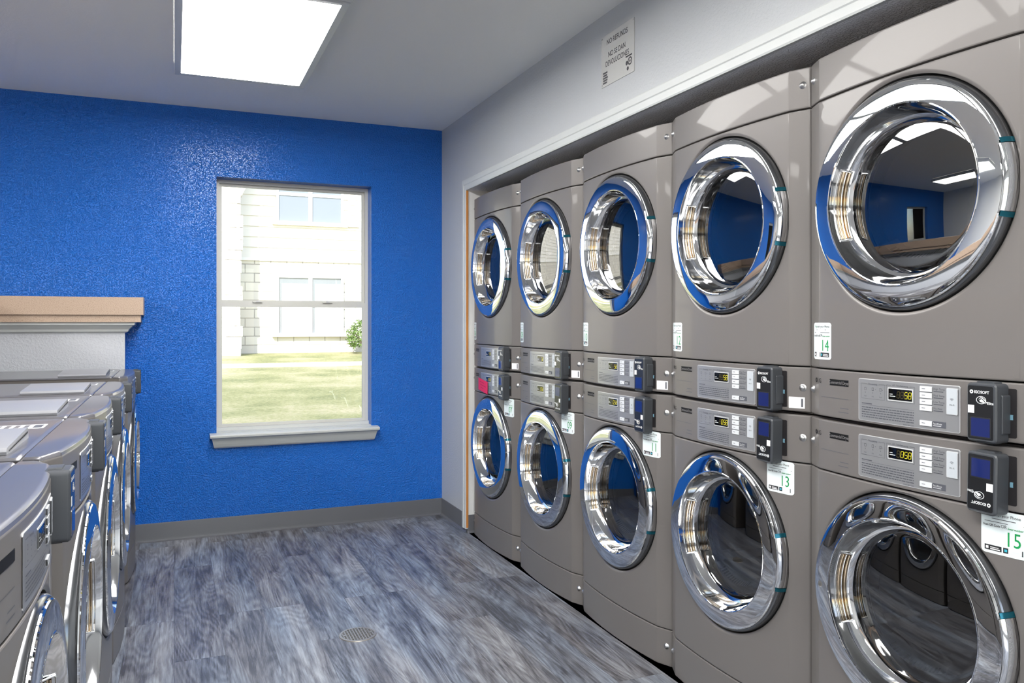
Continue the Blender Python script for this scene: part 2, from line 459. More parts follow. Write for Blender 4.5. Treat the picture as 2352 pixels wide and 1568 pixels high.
def holed_front(mb, z0, z1, cz, R, mat):
    """front panel with the round door opening"""
    x1 = FX + 0.001
    za, zb = z0 + 0.0035, z1 - 0.0035
    n = 144
    def outer(a):
        c, s_ = math.cos(a), math.sin(a)
        t = 1e9
        if abs(c) > 1e-9: t = min(t, x1 / abs(c))
        if s_ > 1e-9: t = min(t, (zb - cz) / s_)
        if s_ < -1e-9: t = min(t, (cz - za) / -s_)
        return t
    angs = [2 * PI * i / n for i in range(n)]
    for cxr, czr in ((x1, zb), (-x1, zb), (-x1, za), (x1, za)):
        ca = math.atan2(czr - cz, cxr) % (2 * PI)
        k = min(range(n), key=lambda i: min(abs(angs[i] - ca), 2 * PI - abs(angs[i] - ca))); angs[k] = ca
    rings = []
    for (t, d) in ((0.0, -0.05), (0.0, -0.008), (0.0008, -0.004), (0.004, -0.0012), (0.009, 0.0), (0.0105, 0.0)):
        rings.append([(R + t, d) for _ in angs])
    for t in (0.3, 0.65, 0.97, 1.0):
        rings.append([(None, t) for _ in angs])
    vs = []
    for k, rg in enumerate(rings):
        for i, a in enumerate(angs):
            if rg[i][0] is not None:
                r = rg[i][0]; x = r * math.cos(a); z = cz + r * math.sin(a)
                if k >= 4:
                    r = min(r, outer(a)); x = r * math.cos(a); z = cz + r * math.sin(a)
                d = rg[i][1]
                p = prof(x) + d if d > -0.04 else -0.02
            else:
                r0 = min(R + 0.0105, outer(a)); r = r0 + (outer(a) - r0) * rg[i][1]
                x = r * math.cos(a); z = cz + r * math.sin(a); p = prof(x)
            vs.append((x, -p, z))
    fs = []
    for k in range(len(rings) - 1):
        for i in range(n):
            j = (i + 1) % n
            fs.append((k * n + i, k * n + j, (k + 1) * n + j, (k + 1) * n + i))
    mb.add(vs, fs, mat)
    xm = [x for x in XS if abs(x) <= FX - 0.002]
    xm = [-x1] + xm + [x1]
    for (zs) in ([(z0, -0.014), (z0, -0.0035), (z0 + 0.001, -0.001), (za, 0)], [(zb, 0), (z1 - 0.001, -0.001), (z1, -0.0035), (z1, -0.014)]):
        mb.grid([[(x, -(prof(x) + d), z) for x in xm] for z, d in zs], mat)
    for sgn in (-1, 1):
        xs = sorted([sgn * x for x in (x1, FX + 0.004, HW - 0.004, HW - 0.0015, HW)])
        zr = [(z0, -0.014), (z0, -0.0035), (z0 + 0.001, -0.001), (za, 0.0), (za + 0.001, 0.0), (zb - 0.001, 0.0), (zb, 0.0), (z1 - 0.001, -0.001), (z1, -0.0035), (z1, -0.014)]
        mb.grid([[(x, -(prof(x) + d), z) for x in xs] for z, d in zr], mat)
        x = sgn * HW; q = prof(x)
        mb.add([(x, -q, za), (x, -q, zb), (x, 0.012, z1), (x, 0.012, z0)], [(0, 1, 2, 3)], mat)

def rr(cx, cz, w, h, r, n=5):
    out = []
    for (sx, sz, a0) in ((1, 1, 0), (-1, 1, 90), (-1, -1, 180), (1, -1, 270)):
        for i in range(n + 1):
            a = rad(a0 + 90 * i / n)
            out.append((cx + sx * (w / 2 - r) + r * math.cos(a), cz + sz * (h / 2 - r) + r * math.sin(a)))
    return out

def decal_plate(mb, x0, x1, z0, z1, off, r, mat, edge=None, ew=0.0, base=0.0):
    """rounded rectangle conformed to the bow, raised off it"""
    def strip(a0, a1, b0, b1, rr_, o, mt):
        xs = [a0 + rr_ * (1 - math.cos(rad(t))) for t in (0, 22, 45, 67, 90)]
        xs = xs + [a0 + rr_ + (a1 - a0 - 2 * rr_) * i / 12 for i in range(1, 12)] + [a1 - rr_ * (1 - math.cos(rad(t))) for t in (90, 67, 45, 22, 0)]
        lo, hi = [], []
        for x in xs:
            d = max(0, a0 + rr_ - x, x - (a1 - rr_)); dz = rr_ - math.sqrt(max(0, rr_ * rr_ - d * d))
            lo.append((x, -(prof(x) + o), b0 + dz)); hi.append((x, -(prof(x) + o), b1 - dz))
        mb.grid([lo, hi], mt)
        lob = [(p[0], -(prof(p[0]) + base), p[2]) for p in lo]; hib = [(p[0], -(prof(p[0]) + base), p[2]) for p in hi]
        mb.grid([lob, lo], mt); mb.grid([hi, hib], mt)
    if edge:
        strip(x0, x1, z0, z1, r, off, edge)
        strip(x0 + ew, x1 - ew, z0 + ew, z1 - ew, max(r - ew, 0.0005), off + 0.0004, mat)
    else: strip(x0, x1, z0, z1, r, off, mat)

def put_text(mb, s, x, z, size, mat, off, align='LEFT', xs=1.0, rot=0.0, bold=0.0, flat=None):
    vs, fs = text_geo(s, size, align, xs, bold)
    c, s_ = math.cos(rot), math.sin(rot); out = []
    for a, b in vs:
        px, pz = x + a * c - b * s_, z + a * s_ + b * c
        y = -(prof(px) + off) if flat is None else flat
        out.append((px, y, pz))
    mb.add(out, fs, mat)
def bar(mb, x0, x1, z0, z1, mat, off, flat=None):
    n = max(1, int((x1 - x0) / 0.03))
    xs = [x0 + (x1 - x0) * i / n for i in range(n + 1)]
    f = lambda x: -(prof(x) + off) if flat is None else flat
    mb.grid([[(x, f(x), z0) for x in xs], [(x, f(x), z1) for x in xs]], mat)
def frame_lines(mb, x0, x1, z0, z1, t, mat, off):
    bar(mb, x0, x1, z0, z0 + t, mat, off); bar(mb, x0, x1, z1 - t, z1, mat, off)
    bar(mb, x0, x0 + t, z0, z1, mat, off); bar(mb, x1 - t, x1, z0, z1, mat, off)

SEG = {'0': 'abcdef', '1': 'bc', '2': 'abged', '5': 'afgcd', '8': 'abcdefg'}
def seven(mb, ch, x, z, w, h, off, lit, dim):
    t = w * 0.16; sl = 0.12
    S = {'a': (t, w - t, h - t, h), 'g': (t, w - t, h / 2 - t / 2, h / 2 + t / 2), 'd': (t, w - t, 0, t), 'f': (0, t, h / 2, h - t / 2), 'b': (w - t, w, h / 2, h - t / 2), 'e': (0, t, t / 2, h / 2), 'c': (w - t, w, t / 2, h / 2)}
    for k, (a, b, c, d) in S.items():
        m = lit if k in SEG.get(ch, '') else dim
        g = t * 0.12
        vs = [(x + a + g + sl * c, c + g), (x + b - g + sl * c, c + g), (x + b - g + sl * d, d - g), (x + a + g + sl * d, d - g)]
        mb.add([(px, -(prof(px) + off), z + pz) for px, pz in vs], [(0, 1, 2, 3)], m)

def add_console(root, z0, z1, ztop_off, digits, mode, badge):
    """console band with its plate, print, buttons, display, card reader and bolts"""
    mb = MB(); band(mb, z0, z1, M['body']); c = mb.build('console', root)
    zp1 = z1 - ztop_off; zp0 = zp1 - 0.106
    X0, X1 = -0.129, 0.158
    H = zp1 - zp0
    fz = lambda f: zp1 - f * H
    mb = MB(); decal_plate(mb, X0, X1, zp0, zp1, 0.0012, 0.005, M['plate'], M['plate_edge'], 0.0013)
    o = 0.0022
    G = M['print']
    # processing box
    frame_lines(mb, -0.118, -0.043, fz(.47), fz(.11), 0.0005, G, o)
    bar(mb, -0.1, -0.061, fz(.125), fz(.09), M['plate'], o + 0.0001)
    put_text(mb, 'Processing', -0.0805, fz(.135), 0.0065, G, o + 0.0003, 'CENTER')
    for i, nm in enumerate(('Dryer Heat', 'Dry', 'Cool')):
        cx = -0.105 + 0.0245 * i
        frame_lines(mb, cx - 0.003, cx + 0.003, fz(.27), fz(.20), 0.0007, G, o)
        bar(mb, cx - 0.0006, cx + 0.0006, fz(.335), fz(.31), G, o)
        put_text(mb, nm.split()[-1], cx, fz(.42), 0.0042, G, o, 'CENTER')
    bar(mb, -0.073, -0.071, fz(.245), fz(.235), G, o); bar(mb, -0.0485 - 0.002, -0.0485, fz(.245), fz(.235), G, o)
    # display outline and caption
    frame_lines(mb, -0.037, 0.0435, fz(.475), fz(.10), 0.0005, G, o)
    bar(mb, -0.024, 0.03, fz(.115), fz(.085), M['plate'], o + 0.0001)
    put_text(mb, 'EST. Time Remaining', 0.003, fz(.12), 0.0058, G, o + 0.0003, 'CENTER', xs=0.9)
    # care text (rows of fine print)
    bar(mb, -0.117, -0.083, fz(.595), fz(.575), G, o)
    bar(mb, -0.117, 0.042, fz(.622), fz(.617), G, o)
    for k in range(5):
        zz = fz(.665 + .056 * k); x = -0.117
        rnd = random.Random(k)
        while x < 0.040:
            w = rnd.uniform(0.004, 0.012); bar(mb, x, min(x + w, 0.0415), zz - 0.0022, zz, G, o); x += w + 0.0014
    put_text(mb, 'www.lge.com', 0.0415, fz(.975), 0.0055, G, o, 'RIGHT')
    names = [('High Temp.', .06), ('Med Temp.', .20), ('Low Temp.', .34), ('No Heat', .48)]
    for nm, f in names:
        put_text(mb, nm, 0.0935, fz(f + .065), 0.0068, G, o, xs=0.92)
        bar(mb, 0.0935, 0.118, fz(f + .105), fz(f + .088), G, o)
    bar(mb, 0.0905, 0.124, fz(.93), fz(.80), G, o)
    put_text(mb, 'Start/Pause', 0.0925, fz(.87), 0.0055, M['print_white'], o + 0.0003, xs=0.9)
    bar(mb, 0.0925, 0.113, fz(.905), fz(.892), M['plate_edge'], o + 0.0003)
    plate = mb.build('control_plate', root, smooth=20)
    mb = MB()
    decal_plate(mb, -0.0335, 0.0395, fz(.455), fz(.155), 0.0022, 0.002, M['plate_edge'], base=0.001)
    decal_plate(mb, -0.031, 0.037, fz(.43), fz(.18), 0.0028, 0.001, M['display'], base=0.001)
    w, h = 0.0088, 0.0165
    zz = fz(.385)
    xs_ = (-0.0065, 0.0045, 0.0155, 0.0260)
    for ch, xx in zip(digits, xs_):
        seven(mb, ch if ch != ' ' else '', xx, zz, w, h, 0.0033, M['seg'], M['seg_dim'])
    bar(mb, -0.027, -0.010, zz + 0.003, zz + 0.0045, M['print_white'], 0.0033)
    bar(mb, -0.027, -0.018, zz + 0.008, zz + 0.0092, M['print_white'], 0.0033)
    mb.build('display', plate, smooth=20)
    for f in (.06, .20, .34, .48, .81):
        mb = MB(); decal_plate(mb, 0.0585, 0.0905, fz(f + .115), fz(f), 0.0036, 0.001, M['button'], base=0.001)
        bar(mb, 0.064, 0.073, fz(f + .062), fz(f + .05), G, 0.0038)
        mb.build('button', plate, smooth=20)
    mb = MB(); decal_plate(mb, 0.1265, 0.1535, fz(.62), fz(.06), 0.0034, 0.0022, M['wifi'], M['plate_edge'], 0.001, base=0.001)
    for r in (0.0018, 0.0038, 0.0058):
        pts = [(0.140 + r * math.cos(rad(a)), fz(.335) + r * math.sin(rad(a))) for a in (45, 60, 75, 90, 105, 120, 135)]
        for i in range(6):
            (a, b), (c_, d) = pts[i], pts[i + 1]; q = 1 + 0.0008 / r
            ctr = (0.140, fz(.335)); A = (ctr[0] + (a - ctr[0]) * q, ctr[1] + (b - ctr[1]) * q); B = (ctr[0] + (c_ - ctr[0]) * q, ctr[1] + (d - ctr[1]) * q)
            mb.add([(x_, -(prof(x_) + 0.0041), z_) for x_, z_ in ((a, b), (c_, d), B, A)], [(0, 1, 2, 3)], M['print_dark'])
    put_text(mb, 'Wi-Fi', 0.140, fz(.43), 0.0055, M['print_dark'], 0.0041, 'CENTER')
    mb.build('wifi_button', plate, smooth=20)
    # logo, badge
    mb = MB(); zl = zp1 - 0.020
    cir = [(-0.3005 + 0.0065 * math.cos(2 * PI * i / 28), zl + 0.0035 + 0.0065 * math.sin(2 * PI * i / 28)) for i in range(28)]
    mb.add([(x, -(prof(x) + 0.0008), z) for x, z in cir], [tuple(range(28))], M['badge'])
    bar(mb, -0.3022, -0.3012, zl + 0.0005, zl + 0.0065, M['badge_text'], 0.0012); bar(mb, -0.3012, -0.299, zl + 0.0005, zl + 0.0015, M['badge_text'], 0.0012)
    bar(mb, -0.3, -0.2955, zl + 0.003, zl + 0.004, M['badge_text'], 0.0012)
    put_text(mb, 'LG', -0.2915, zl - 0.0025, 0.0165, M['badge'], 0.0008, xs=0.92)
    mb.build('maker_logo', root, smooth=0)
    mb = MB(); decal_plate(mb, -0.238, -0.166, zl - 0.0058, zl + 0.0105, 0.0008, 0.001, M['badge'])
    if badge: put_text(mb, badge, -0.202, zl - 0.0015, 0.0118, M['badge_text'], 0.0014, 'CENTER', xs=0.86)
    bar(mb, -0.306, -0.166, fz(.565), fz(.555), G, 0.0005)
    bar(mb, -0.198, -0.166, fz(.80), fz(.783), G, 0.0005); bar(mb, -0.204, -0.166, fz(.90), fz(.883), G, 0.0005)
    mb.build('name_badge', root, smooth=20)
    # slot plate behind the reader
    mb = MB(); decal_plate(mb, 0.236, 0.279, zp0 + 0.004, zp1 + 0.002, 0.0006, 0.004, M['slotplate'])
    decal_plate(mb, 0.2655, 0.272, zp0 + 0.042, zp0 + 0.053, 0.0016, 0.001, M['slotchip'])
    mb.build('card_slot', root, smooth=20)
    return plate, zp0, zp1

def add_reader(root, cx, z0, z1, upside, tilt=0.0):
    w = 0.070; h = z1 - z0; cz = (z0 + z1) / 2
    pb = 0.026; pf = 0.066
    mb = MB()
    mb.prism(rr(0, 0, w, h, 0.009), -pb, -pf + 0.004, M['reader'], axis='y')
    mb.prism(rr(0, 0, w - 0.001, h - 0.001, 0.0085), -pf + 0.005, -pf, M['reader'], axis='y', ch=0.0028)
    mb.prism(rr(0, 0.0, w * 0.6, h + 0.007, 0.004), -pb - 0.004, -pf + 0.014, M['reader'], axis='y')
    if not upside:
        mb.prism(rr(0.034, -0.002, 0.010, h * 0.66, 0.004), -pb + 0.004, -pf + 0.013, M['reader'], axis='y', ch=0.001)
    rd = mb.build('card_reader', root, smooth=35)
    f = -pf - 0.0004
    mb = MB(); mb.prism(rr(-0.0015, 0, w - 0.012, h - 0.012, 0.004), -pf + 0.001, f, M['reader_face'], axis='y')
    s = -1 if upside else 1
    rot = PI if upside else 0
    ff = f - 0.0004
    def T(t, x, z, sz, **k): put_text(mb, t, s * x - 0.0015, s * z, sz, M['print_white'], 0, rot=rot, flat=ff, **k)
    T('KIOSOFT', 0.003, 0.041, 0.0085, align='CENTER', bold=0.0002)
    ring = []
    for i in range(20):
        a = 2 * PI * i / 20; b = 2 * PI * (i + 1) / 20
        x_, z_ = s * (-0.0205) - 0.0015, s * 0.0440
        mb.add([(x_ + r * math.cos(t), ff, z_ + r * math.sin(t)) for r, t in ((0.0016, a), (0.0016, b), (0.0042, b), (0.0042, a))], [(0, 1, 2, 3)], M['print_white'])
        x_, z_ = s * (0.002) - 0.0015, s * 0.027
        mb.add([(x_ + rx * math.cos(t), ff, z_ + rx * 0.72 * math.sin(t)) for rx, t in ((0.0102, a), (0.0102, b), (0.0116, b), (0.0116, a))], [(0, 1, 2, 3)], M['print_white'])
    hand = [(-0.006, 0.0), (-0.003, 0.0035), (0.0015, 0.004), (0.006, 0.001), (0.013, -0.006), (0.0145, -0.0055), (0.008, 0.002), (0.003, 0.006), (-0.002, 0.0055), (-0.0055, 0.002)]
    hand2 = [(-0.0045, -0.001), (0.001, 0.0025), (0.0055, -0.001), (0.0105, -0.007), (0.007, -0.006), (0.002, -0.005), (-0.002, -0.004)]
    for hd in (hand, hand2):
        mb.add([(s * (x + 0.002) - 0.0015, ff, s * (z + 0.027)) for x, z in hd], [tuple(range(len(hd)))], M['print_white'])
    T('Elite', 0.0155, 0.0185, 0.0085, bold=0.0001)
    # plain white square sticker
    bx = -0.0215; bz = 0.0065
    a, b = sorted((s * (bx - 0.0075) - 0.0015, s * (bx + 0.0075) - 0.0015)); c, d = sorted((s * (bz - 0.0085), s * (bz + 0.0085)))
    bar(mb, a, b, c, d, M['white'], 0, flat=ff)
    mb.build('reader_face', rd, smooth=0)
    mb = MB()
    zc_ = -0.0315 * s
    mb.prism(rr(-0.001, zc_, 0.048, 0.044, 0.002), f + 0.001, f - 0.0008, M['rim'], axis='y')
    mb.prism(rr(-0.001, zc_, 0.043, 0.039, 0.001), f + 0.001, f - 0.0012, M['screen'], axis='y')
    mb.build('reader_screen', rd, smooth=0)
    rd.location = (cx, 0, cz)
    rd.rotation_euler = (tilt, rad(1.2) if upside else 0, 0)
    return rd

def add_bolts(root, spots):
    for x, z in spots:
        mb = MB()
        mb.lathe([(0.0115, -0.001), (0.0100, 0.0008), (0.008, 0.0014), (0.0066, 0.0044), (0.0040, 0.0064), (0.0001, 0.0072)], M['bolt'], seg=20, center=(0, 0))
        b = mb.build('bolt', root, smooth=60)
        b.location = (x, -prof(x), z)
        b.rotation_euler = (0, 0, math.copysign(rad(22), x))

def add_door(root, cz, hinge_right=True, hinge=True):
    """round chrome porthole door; handle opposite the hinge"""
    hs = 1 if hinge_right else -1
    mb = MB()
    mb.lathe([(0.2700, 0.0500), (0.2690, 0.0530), (0.2665, 0.0553), (0.2640, 0.0561), (0.2540, 0.0574), (0.2440, 0.05855), (0.2340, 0.0595), (0.2250, 0.0602), (0.2195, 0.0605), (0.2185, 0.0612), (0.2165, 0.0616), (0.2145, 0.0608), (0.2130, 0.0560),
              (0.2100, 0.044), (0.206, 0.030), (0.2015, 0.018), (0.196, 0.009), (0.190, 0.004), (0.186, 0.002)],
             M['chrome'], seg=128, center=(0, cz), mats=[M['chrome']] * 12 + [M['chrome_in']] * 6)
    ring = mb.build('door', root, smooth=14)
    mb = MB()
    mb.lathe([(0.2805, 0.005), (0.2805, 0.022), (0.2795, 0.034), (0.2765, 0.045), (0.2722, 0.0500), (0.2702, 0.0505), (0.2690, 0.0490)], M['rim'], seg=128, center=(0, cz))
    mb.build('door_rim', ring, smooth=50)
    mb = MB()
    mb.lathe([(0.187, 0.0030)] + [(0.186 * (1 - i / 10.0) + 0.0001, 0.0035 + 0.011 * (1 - (1 - i / 10.0) ** 2)) for i in range(11)], M['glass'], seg=96, center=(0, cz))
    mb.build('door_glass', ring, smooth=60)
    # inner funnel, seen through the glass
    mb = MB()
    mb.lathe([(0.187, 0.001), (0.180, -0.006), (0.170, -0.020), (0.163, -0.045), (0.160, -0.060), (0.172, -0.064), (0.215, -0.066)], M['chrome_in'], seg=96, center=(0, cz))
    # lint grille at the bottom of the funnel
    mb.lathe([(0.170, -0.013), (0.150, -0.016), (0.130, -0.050)], M['lint'], seg=24, a0=rad(225), a1=rad(300), center=(0, cz))
    for k in range(14):
        a = rad(236 + k * 4.2); da = rad(1.2)
        r0, r1, p0, p1 = 0.148, 0.139, -0.0165, -0.0325
        mb.add([(r * math.cos(t), -(p + 0.0015), cz + r * math.sin(t)) for r, p, t in ((r0, p0, a - da), (r0, p0, a + da), (r1, p1, a + da), (r1, p1, a - da))], [(0, 1, 2, 3)], M['slot'])
    mb.build('door_bowl', ring, smooth=50)
    # handle: bronze pocket with vertical ribs, on the side away from the hinge
    mb = MB(); A = 26
    def arc(r, p, n=24, a_=A):
        return [(-hs * r * math.cos(rad(t)), -p, cz + r * math.sin(rad(t))) for t in [-a_ + 2 * a_ * i / n for i in range(n + 1)]]
    mb.grid([arc(0.2115, 0.0440), arc(0.2068, 0.0345), arc(0.2055, 0.030), arc(0.201, 0.0185), arc(0.199, 0.0135)], M['bronze'])
    for r, p, t, mt in ((0.2085, 0.0445, 0.0018, 'chrome'), (0.2055, 0.036, 0.0026, 'bronze'), (0.2020, 0.0285, 0.0026, 'chrome'), (0.1985, 0.0215, 0.0024, 'bronze'), (0.1965, 0.0145, 0.0017, 'chrome')):
        mb.tube(arc(r, p, a_=A - 1), t, M[mt], seg=8)
    for sg in (-1, 1):
        e = [(-hs * r * math.cos(rad(A * sg)), -p, cz + r * math.sin(rad(A * sg))) for r, p in ((0.2085, 0.0445), (0.2055, 0.036), (0.202, 0.0285), (0.1985, 0.0215), (0.1965, 0.0145))]
        mb.tube(e, 0.0024, M['chrome'], seg=8)
    mb.build('door_handle', ring, smooth=50)
    # hinge cover on the rim with two teal blocks
    mb = MB()
    def rimarc(r, p, a0, a1, n):
        return [(hs * r * math.cos(rad(a0 + (a1 - a0) * i / n)), -p, cz + r * math.sin(rad(a0 + (a1 - a0) * i / n))) for i in range(n + 1)]
    P5 = [(0.2815, 0.008), (0.2822, 0.024), (0.2810, 0.036), (0.2778, 0.0475), (0.2722, 0.0560), (0.2690, 0.0575)]
    mb.grid([rimarc(r, p, -15, 15, 20) for r, p in P5], M['chrome_in'])
    for sg in (-1, 1):
        mb.grid([rimarc(r + 0.0012, p, sg * 15.2, sg * 17.6, 3) for r, p in P5[1:5]], M['teal'])
    if hinge: mb.build('door_hinge', ring, smooth=50)
    # dark ring behind the door and the drum
    mb = MB(); mb.lathe([(0.2812, -0.012), (0.262, -0.012), (0.262, 0.004), (0.2804, 0.006)], M['gasket'], seg=96, center=(0, cz))
    mb.build('door_gasket', root, smooth=50)
    mb = MB()
    mb.lathe([(0.22, -0.07), (0.262, -0.085), (0.262, -0.52), (0.24, -0.54), (0.0001, -0.54)], M['drum'], seg=48, center=(0, cz))
    for k in range(3):
        a = rad(90 + 120 * k)
        c_, s_ = math.cos(a), math.sin(a)
        for r0, r1, q in ((0.262, 0.215, 0.02),):
            pts = [(r0 * c_ - q * -s_, cz + r0 * s_ - q * c_), (r1 * c_, cz + r1 * s_), (r0 * c_ + q * -s_, cz + r0 * s_ + q * c_)]
            mb.add([(x, 0.1, z) for x, z in pts] + [(x, 0.5, z) for x, z in pts], [(0, 1, 4, 3), (1, 2, 5, 4)], M['drum'])
    mb.build('drum', root, smooth=40)
    return ring

def number_label(root, num, x0, x1, z0, z1):
    mb = MB(); decal_plate(mb, x0, x1, z0, z1, 0.0007, 0.009, M['sticker'])
    w, h = x1 - x0, z1 - z0; o = 0.0013
    X = lambda f: x0 + f * w
    Z = lambda f: z1 - f * h
    put_text(mb, 'Pay', X(.13), Z(.135), 0.0090, M['green'], o, xs=0.9)
    put_text(mb, 'with your Phone', X(.285), Z(.135), 0.0090, M['print_dark'], o, xs=0.9)
    bar(mb, X(.24), X(.76), Z(.205), Z(.190), M['print'], o); bar(mb, X(.08), X(.93), Z(.275), Z(.263), M['print'], o)
    put_text(mb, 'Scan QR Code', X(.05), Z(.375), 0.0064, M['print_dark'], o, xs=0.92, bold=0.0001)
    put_text(mb, 'OR', X(.505), Z(.375), 0.0100, M['print_dark'], o, 'CENTER', xs=0.85)
    put_text(mb, 'Enter number', X(.59), Z(.385), 0.0058, M['green'], o, xs=0.92, bold=0.0001)
    if num: put_text(mb, num, X(.70), Z(.765), 0.0440, M['green'], o, 'CENTER', xs=0.80)
    for a, b, c in ((.08, .455, 'white'), (.49, .90, 'cyan')):
        bar(mb, X(a), X(b), Z(.93), Z(.81), M['print_dark'], o)
        bar(mb, X(a + .03), X(a + .09), Z(.90), Z(.84), M[c], o + 0.0004)
        bar(mb, X(a + .13), X(b - .06), Z(.865), Z(.85), M['white'], o + 0.0004); bar(mb, X(a + .13), X(b - .03), Z(.91), Z(.885), M['white'], o + 0.0004)
    return mb.build('number_label', root, smooth=20)

def small_sticker(root, x0, x1, z0, z1):
    mb = MB(); decal_plate(mb, x0, x1, z0, z1, 0.0007, 0.001, M['white'])
    bar(mb, x0 + (x1 - x0) * .78, x0 + (x1 - x0) * .90, z0 + .004, z1 - .004, M['print'], 0.0012)
    return mb.build('serial_sticker', root, smooth=20)

def cabinet(root, h, top=False):
    mb = MB()
    # open-fronted case: front face dark and set back so that the panel gaps read dark
    w = HW
    mb.box(-w, w, 0.6, 0.72, 0.0, h, M['side'])
    mb.box(-w, -w + 0.012, 0.010, 0.6, 0.0, h, M['side']); mb.box(w - 0.012, w, 0.010, 0.6, 0.0, h, M['side'])
    mb.box(-w + .012, w - .012, 0.010, 0.6, 0.0, 0.012, M['side']); mb.box(-w + .012, w - .012, 0.010, 0.6, h - 0.012, h, M['side'])
    return mb.build('cabinet', root, smooth=0)
def backing(root, z0, z1):
    mb = MB(); mb.box(-HW + 0.003, HW - 0.003, 0.004, 0.010, z0, z1, M['recess_shade'])
    return mb

UH = 0.981
def front_backing(root, h, cz):
    """dark sheet painting shade into the panel gaps, with a round opening"""
    mb = MB(); n = 64; R = 0.268; vs = []
    for i in range(n):
        a = 2 * PI * i / n; c, s_ = math.cos(a), math.sin(a)
        t = min((HW - .003) / max(abs(c), 1e-9), ((h - cz) if s_ > 0 else cz) / max(abs(s_), 1e-9))
        vs.append((c * R, 0.0115, cz + s_ * R)); vs.append((c * t, 0.0115, cz + s_ * t))
    fs = [(2 * i, 2 * i + 1, (2 * i + 3) % (2 * n), (2 * i + 2) % (2 * n)) for i in range(n)]
    mb.add(vs, fs, M['recess_shade'])
    for cx in (-1, 1):
        for cz_ in (0.0, h):
            pass
    return mb.build('gap_shade_sheet', root, smooth=0)  # dark sheet added so the panel gaps look shaded

def make_lower(name, digits, badge='Commercial Dryer', washer=False):
    root = empty(name, (0, 0, 0))
    cz = 0.546
    cabinet(root, UH - 0.004)
    front_backing(root, UH - 0.004, cz)
    mb = MB(); band(mb, -0.005, 0.1255, M['body']); mb.build('kick_panel', root)
    mb = MB(); holed_front(mb, 0.1290, 0.8375, cz, 0.2820, M['body']); mb.build('front_panel', root)
    add_console(root, 0.8410, UH - 0.005, 0.020, digits, 0, badge)
    add_reader(root, 0.227, UH - 0.149 if not washer else UH - 0.121, UH - 0.019 if not washer else UH + 0.004, upside=not washer)
    add_bolts(root, [(0.322, 0.912), (-0.322, 0.912), (0.322, 0.066), (-0.322, 0.066)] if not washer else [(0.322, 0.066)])
    add_door(root, cz, hinge_right=not washer, hinge=not washer)
    return root

def make_upper(name, digits):
    root = empty(name, (0, 0, 0))
    cz = 0.565
    cabinet(root, UH)
    front_backing(root, UH, cz)
    add_console(root, 0.005, 0.1315, 0.0145, digits, 0, 'Commercial Dryer')
    mb = MB(); holed_front(mb, 0.1350, 0.8620, cz, 0.2820, M['body']); mb.build('front_panel', root)
    mb = MB(); band(mb, 0.8655, UH, M['body']); mb.build('top_panel', root)
    mb = MB(); xs = XS
    mb.grid([[(x, -(prof(x) - 0.0035), UH) for x in xs], [(x, 0.012, UH) for x in xs]], M['body']); mb.build('top_lip', root)
    add_reader(root, 0.227, 0.003, 0.129, upside=False)
    add_bolts(root, [(0.322, 0.073), (-0.322, 0.073), (0.322, 0.932), (-0.322, 0.932)])
    add_door(root, cz, True)
    return root

# ------------------------------------------------------------------ dryers in the right-hand alcove
DX = 1.6553                      # side-edge plane of the dryer fronts
PITCH = 0.6865
def dryer_pos(i, up): return (DX, 1.769 + PITCH * (i - 0.5), 0.010 + (UH if up else 0.0))
lowers = make_lower('clothes_dryer', ' 058')
uppers = make_upper('clothes_dryer', '  58')
GU = 'upper row of stacked dryers'; GL_ = 'lower row of stacked dryers'
UL = [('14', 'grey upper stacked dryer numbered 14, nearest the camera with the largest round chrome door'),
      ('12', 'grey upper stacked dryer numbered 12, between the dryers numbered 10 and 14'),
      ('10', 'grey upper stacked dryer numbered 10, in the middle of the upper row'),
      ('08', 'grey upper stacked dryer standing on the dryer numbered 09'),
      ('06', 'grey upper stacked dryer farthest from the camera, beside the white opening trim')]
LL = [('15', 'grey lower stacked dryer numbered 15, nearest the camera under dryer 14'),
      ('13', 'grey lower stacked dryer numbered 13, with its card reader upside down under dryer 12'),
      ('11', 'grey lower stacked dryer numbered 11, in the middle of the lower row'),
      ('09', 'grey lower stacked dryer numbered 09, between the dryers numbered 07 and 11'),
      ('07', 'grey lower stacked dryer numbered 07 with a pink note on its controls')]
for i in range(5):
    for up, proto, tbl, g in ((True, uppers, UL, GU), (False, lowers, LL, GL_)):
        o = proto if i == 0 else copy_tree(proto)
        o.location = dryer_pos(i, up); o.rotation_euler = (0, 0, -PI / 2)
        tag(o, tbl[i][1], 'dryer', g)
        o['_n'] = tbl[i][0]
dry = [o for o in COL.objects if o.get('category') == 'dryer']
for o in dry:
    n = o['_n']; del o['_n']
    up = n in ('14', '12', '10', '08', '06')
    if up:
        number_label(o, n, -0.318, -0.232, 0.158, 0.258)
        if n != '14': small_sticker(o, 0.285, 0.328, 0.014, 0.046)
    else: number_label(o, n, 0.205, 0.300, 0.744, 0.838)

# pink note on dryer 07
mb = MB()
n07 = [o for o in dry if '07 with' in o['label']][0]
decal_plate(mb, -0.165, -0.002, -0.034, 0.034, 0.0055, 0.002, M['pink'], base=0.0045)
for k, (a, b) in enumerate(((-0.14, -0.06), (-0.13, -0.03), (-0.12, -0.07))):
    bar(mb, a, b, 0.016 - k * 0.016, 0.019 - k * 0.016, M['pinktext'], 0.0058)
note = mb.build('paper_note', None, smooth=20)
note.location = (n07.location.x, n07.location.y, 0.010 + 0.882)
note.rotation_euler = (0, rad(0), -PI / 2)
for v in note.data.vertices:      # slightly crooked
    v.co.z += -0.10 * (v.co.x + 0.08)
tag(note, 'bright pink paper note stuck on the controls of the dryer numbered 07', 'note')

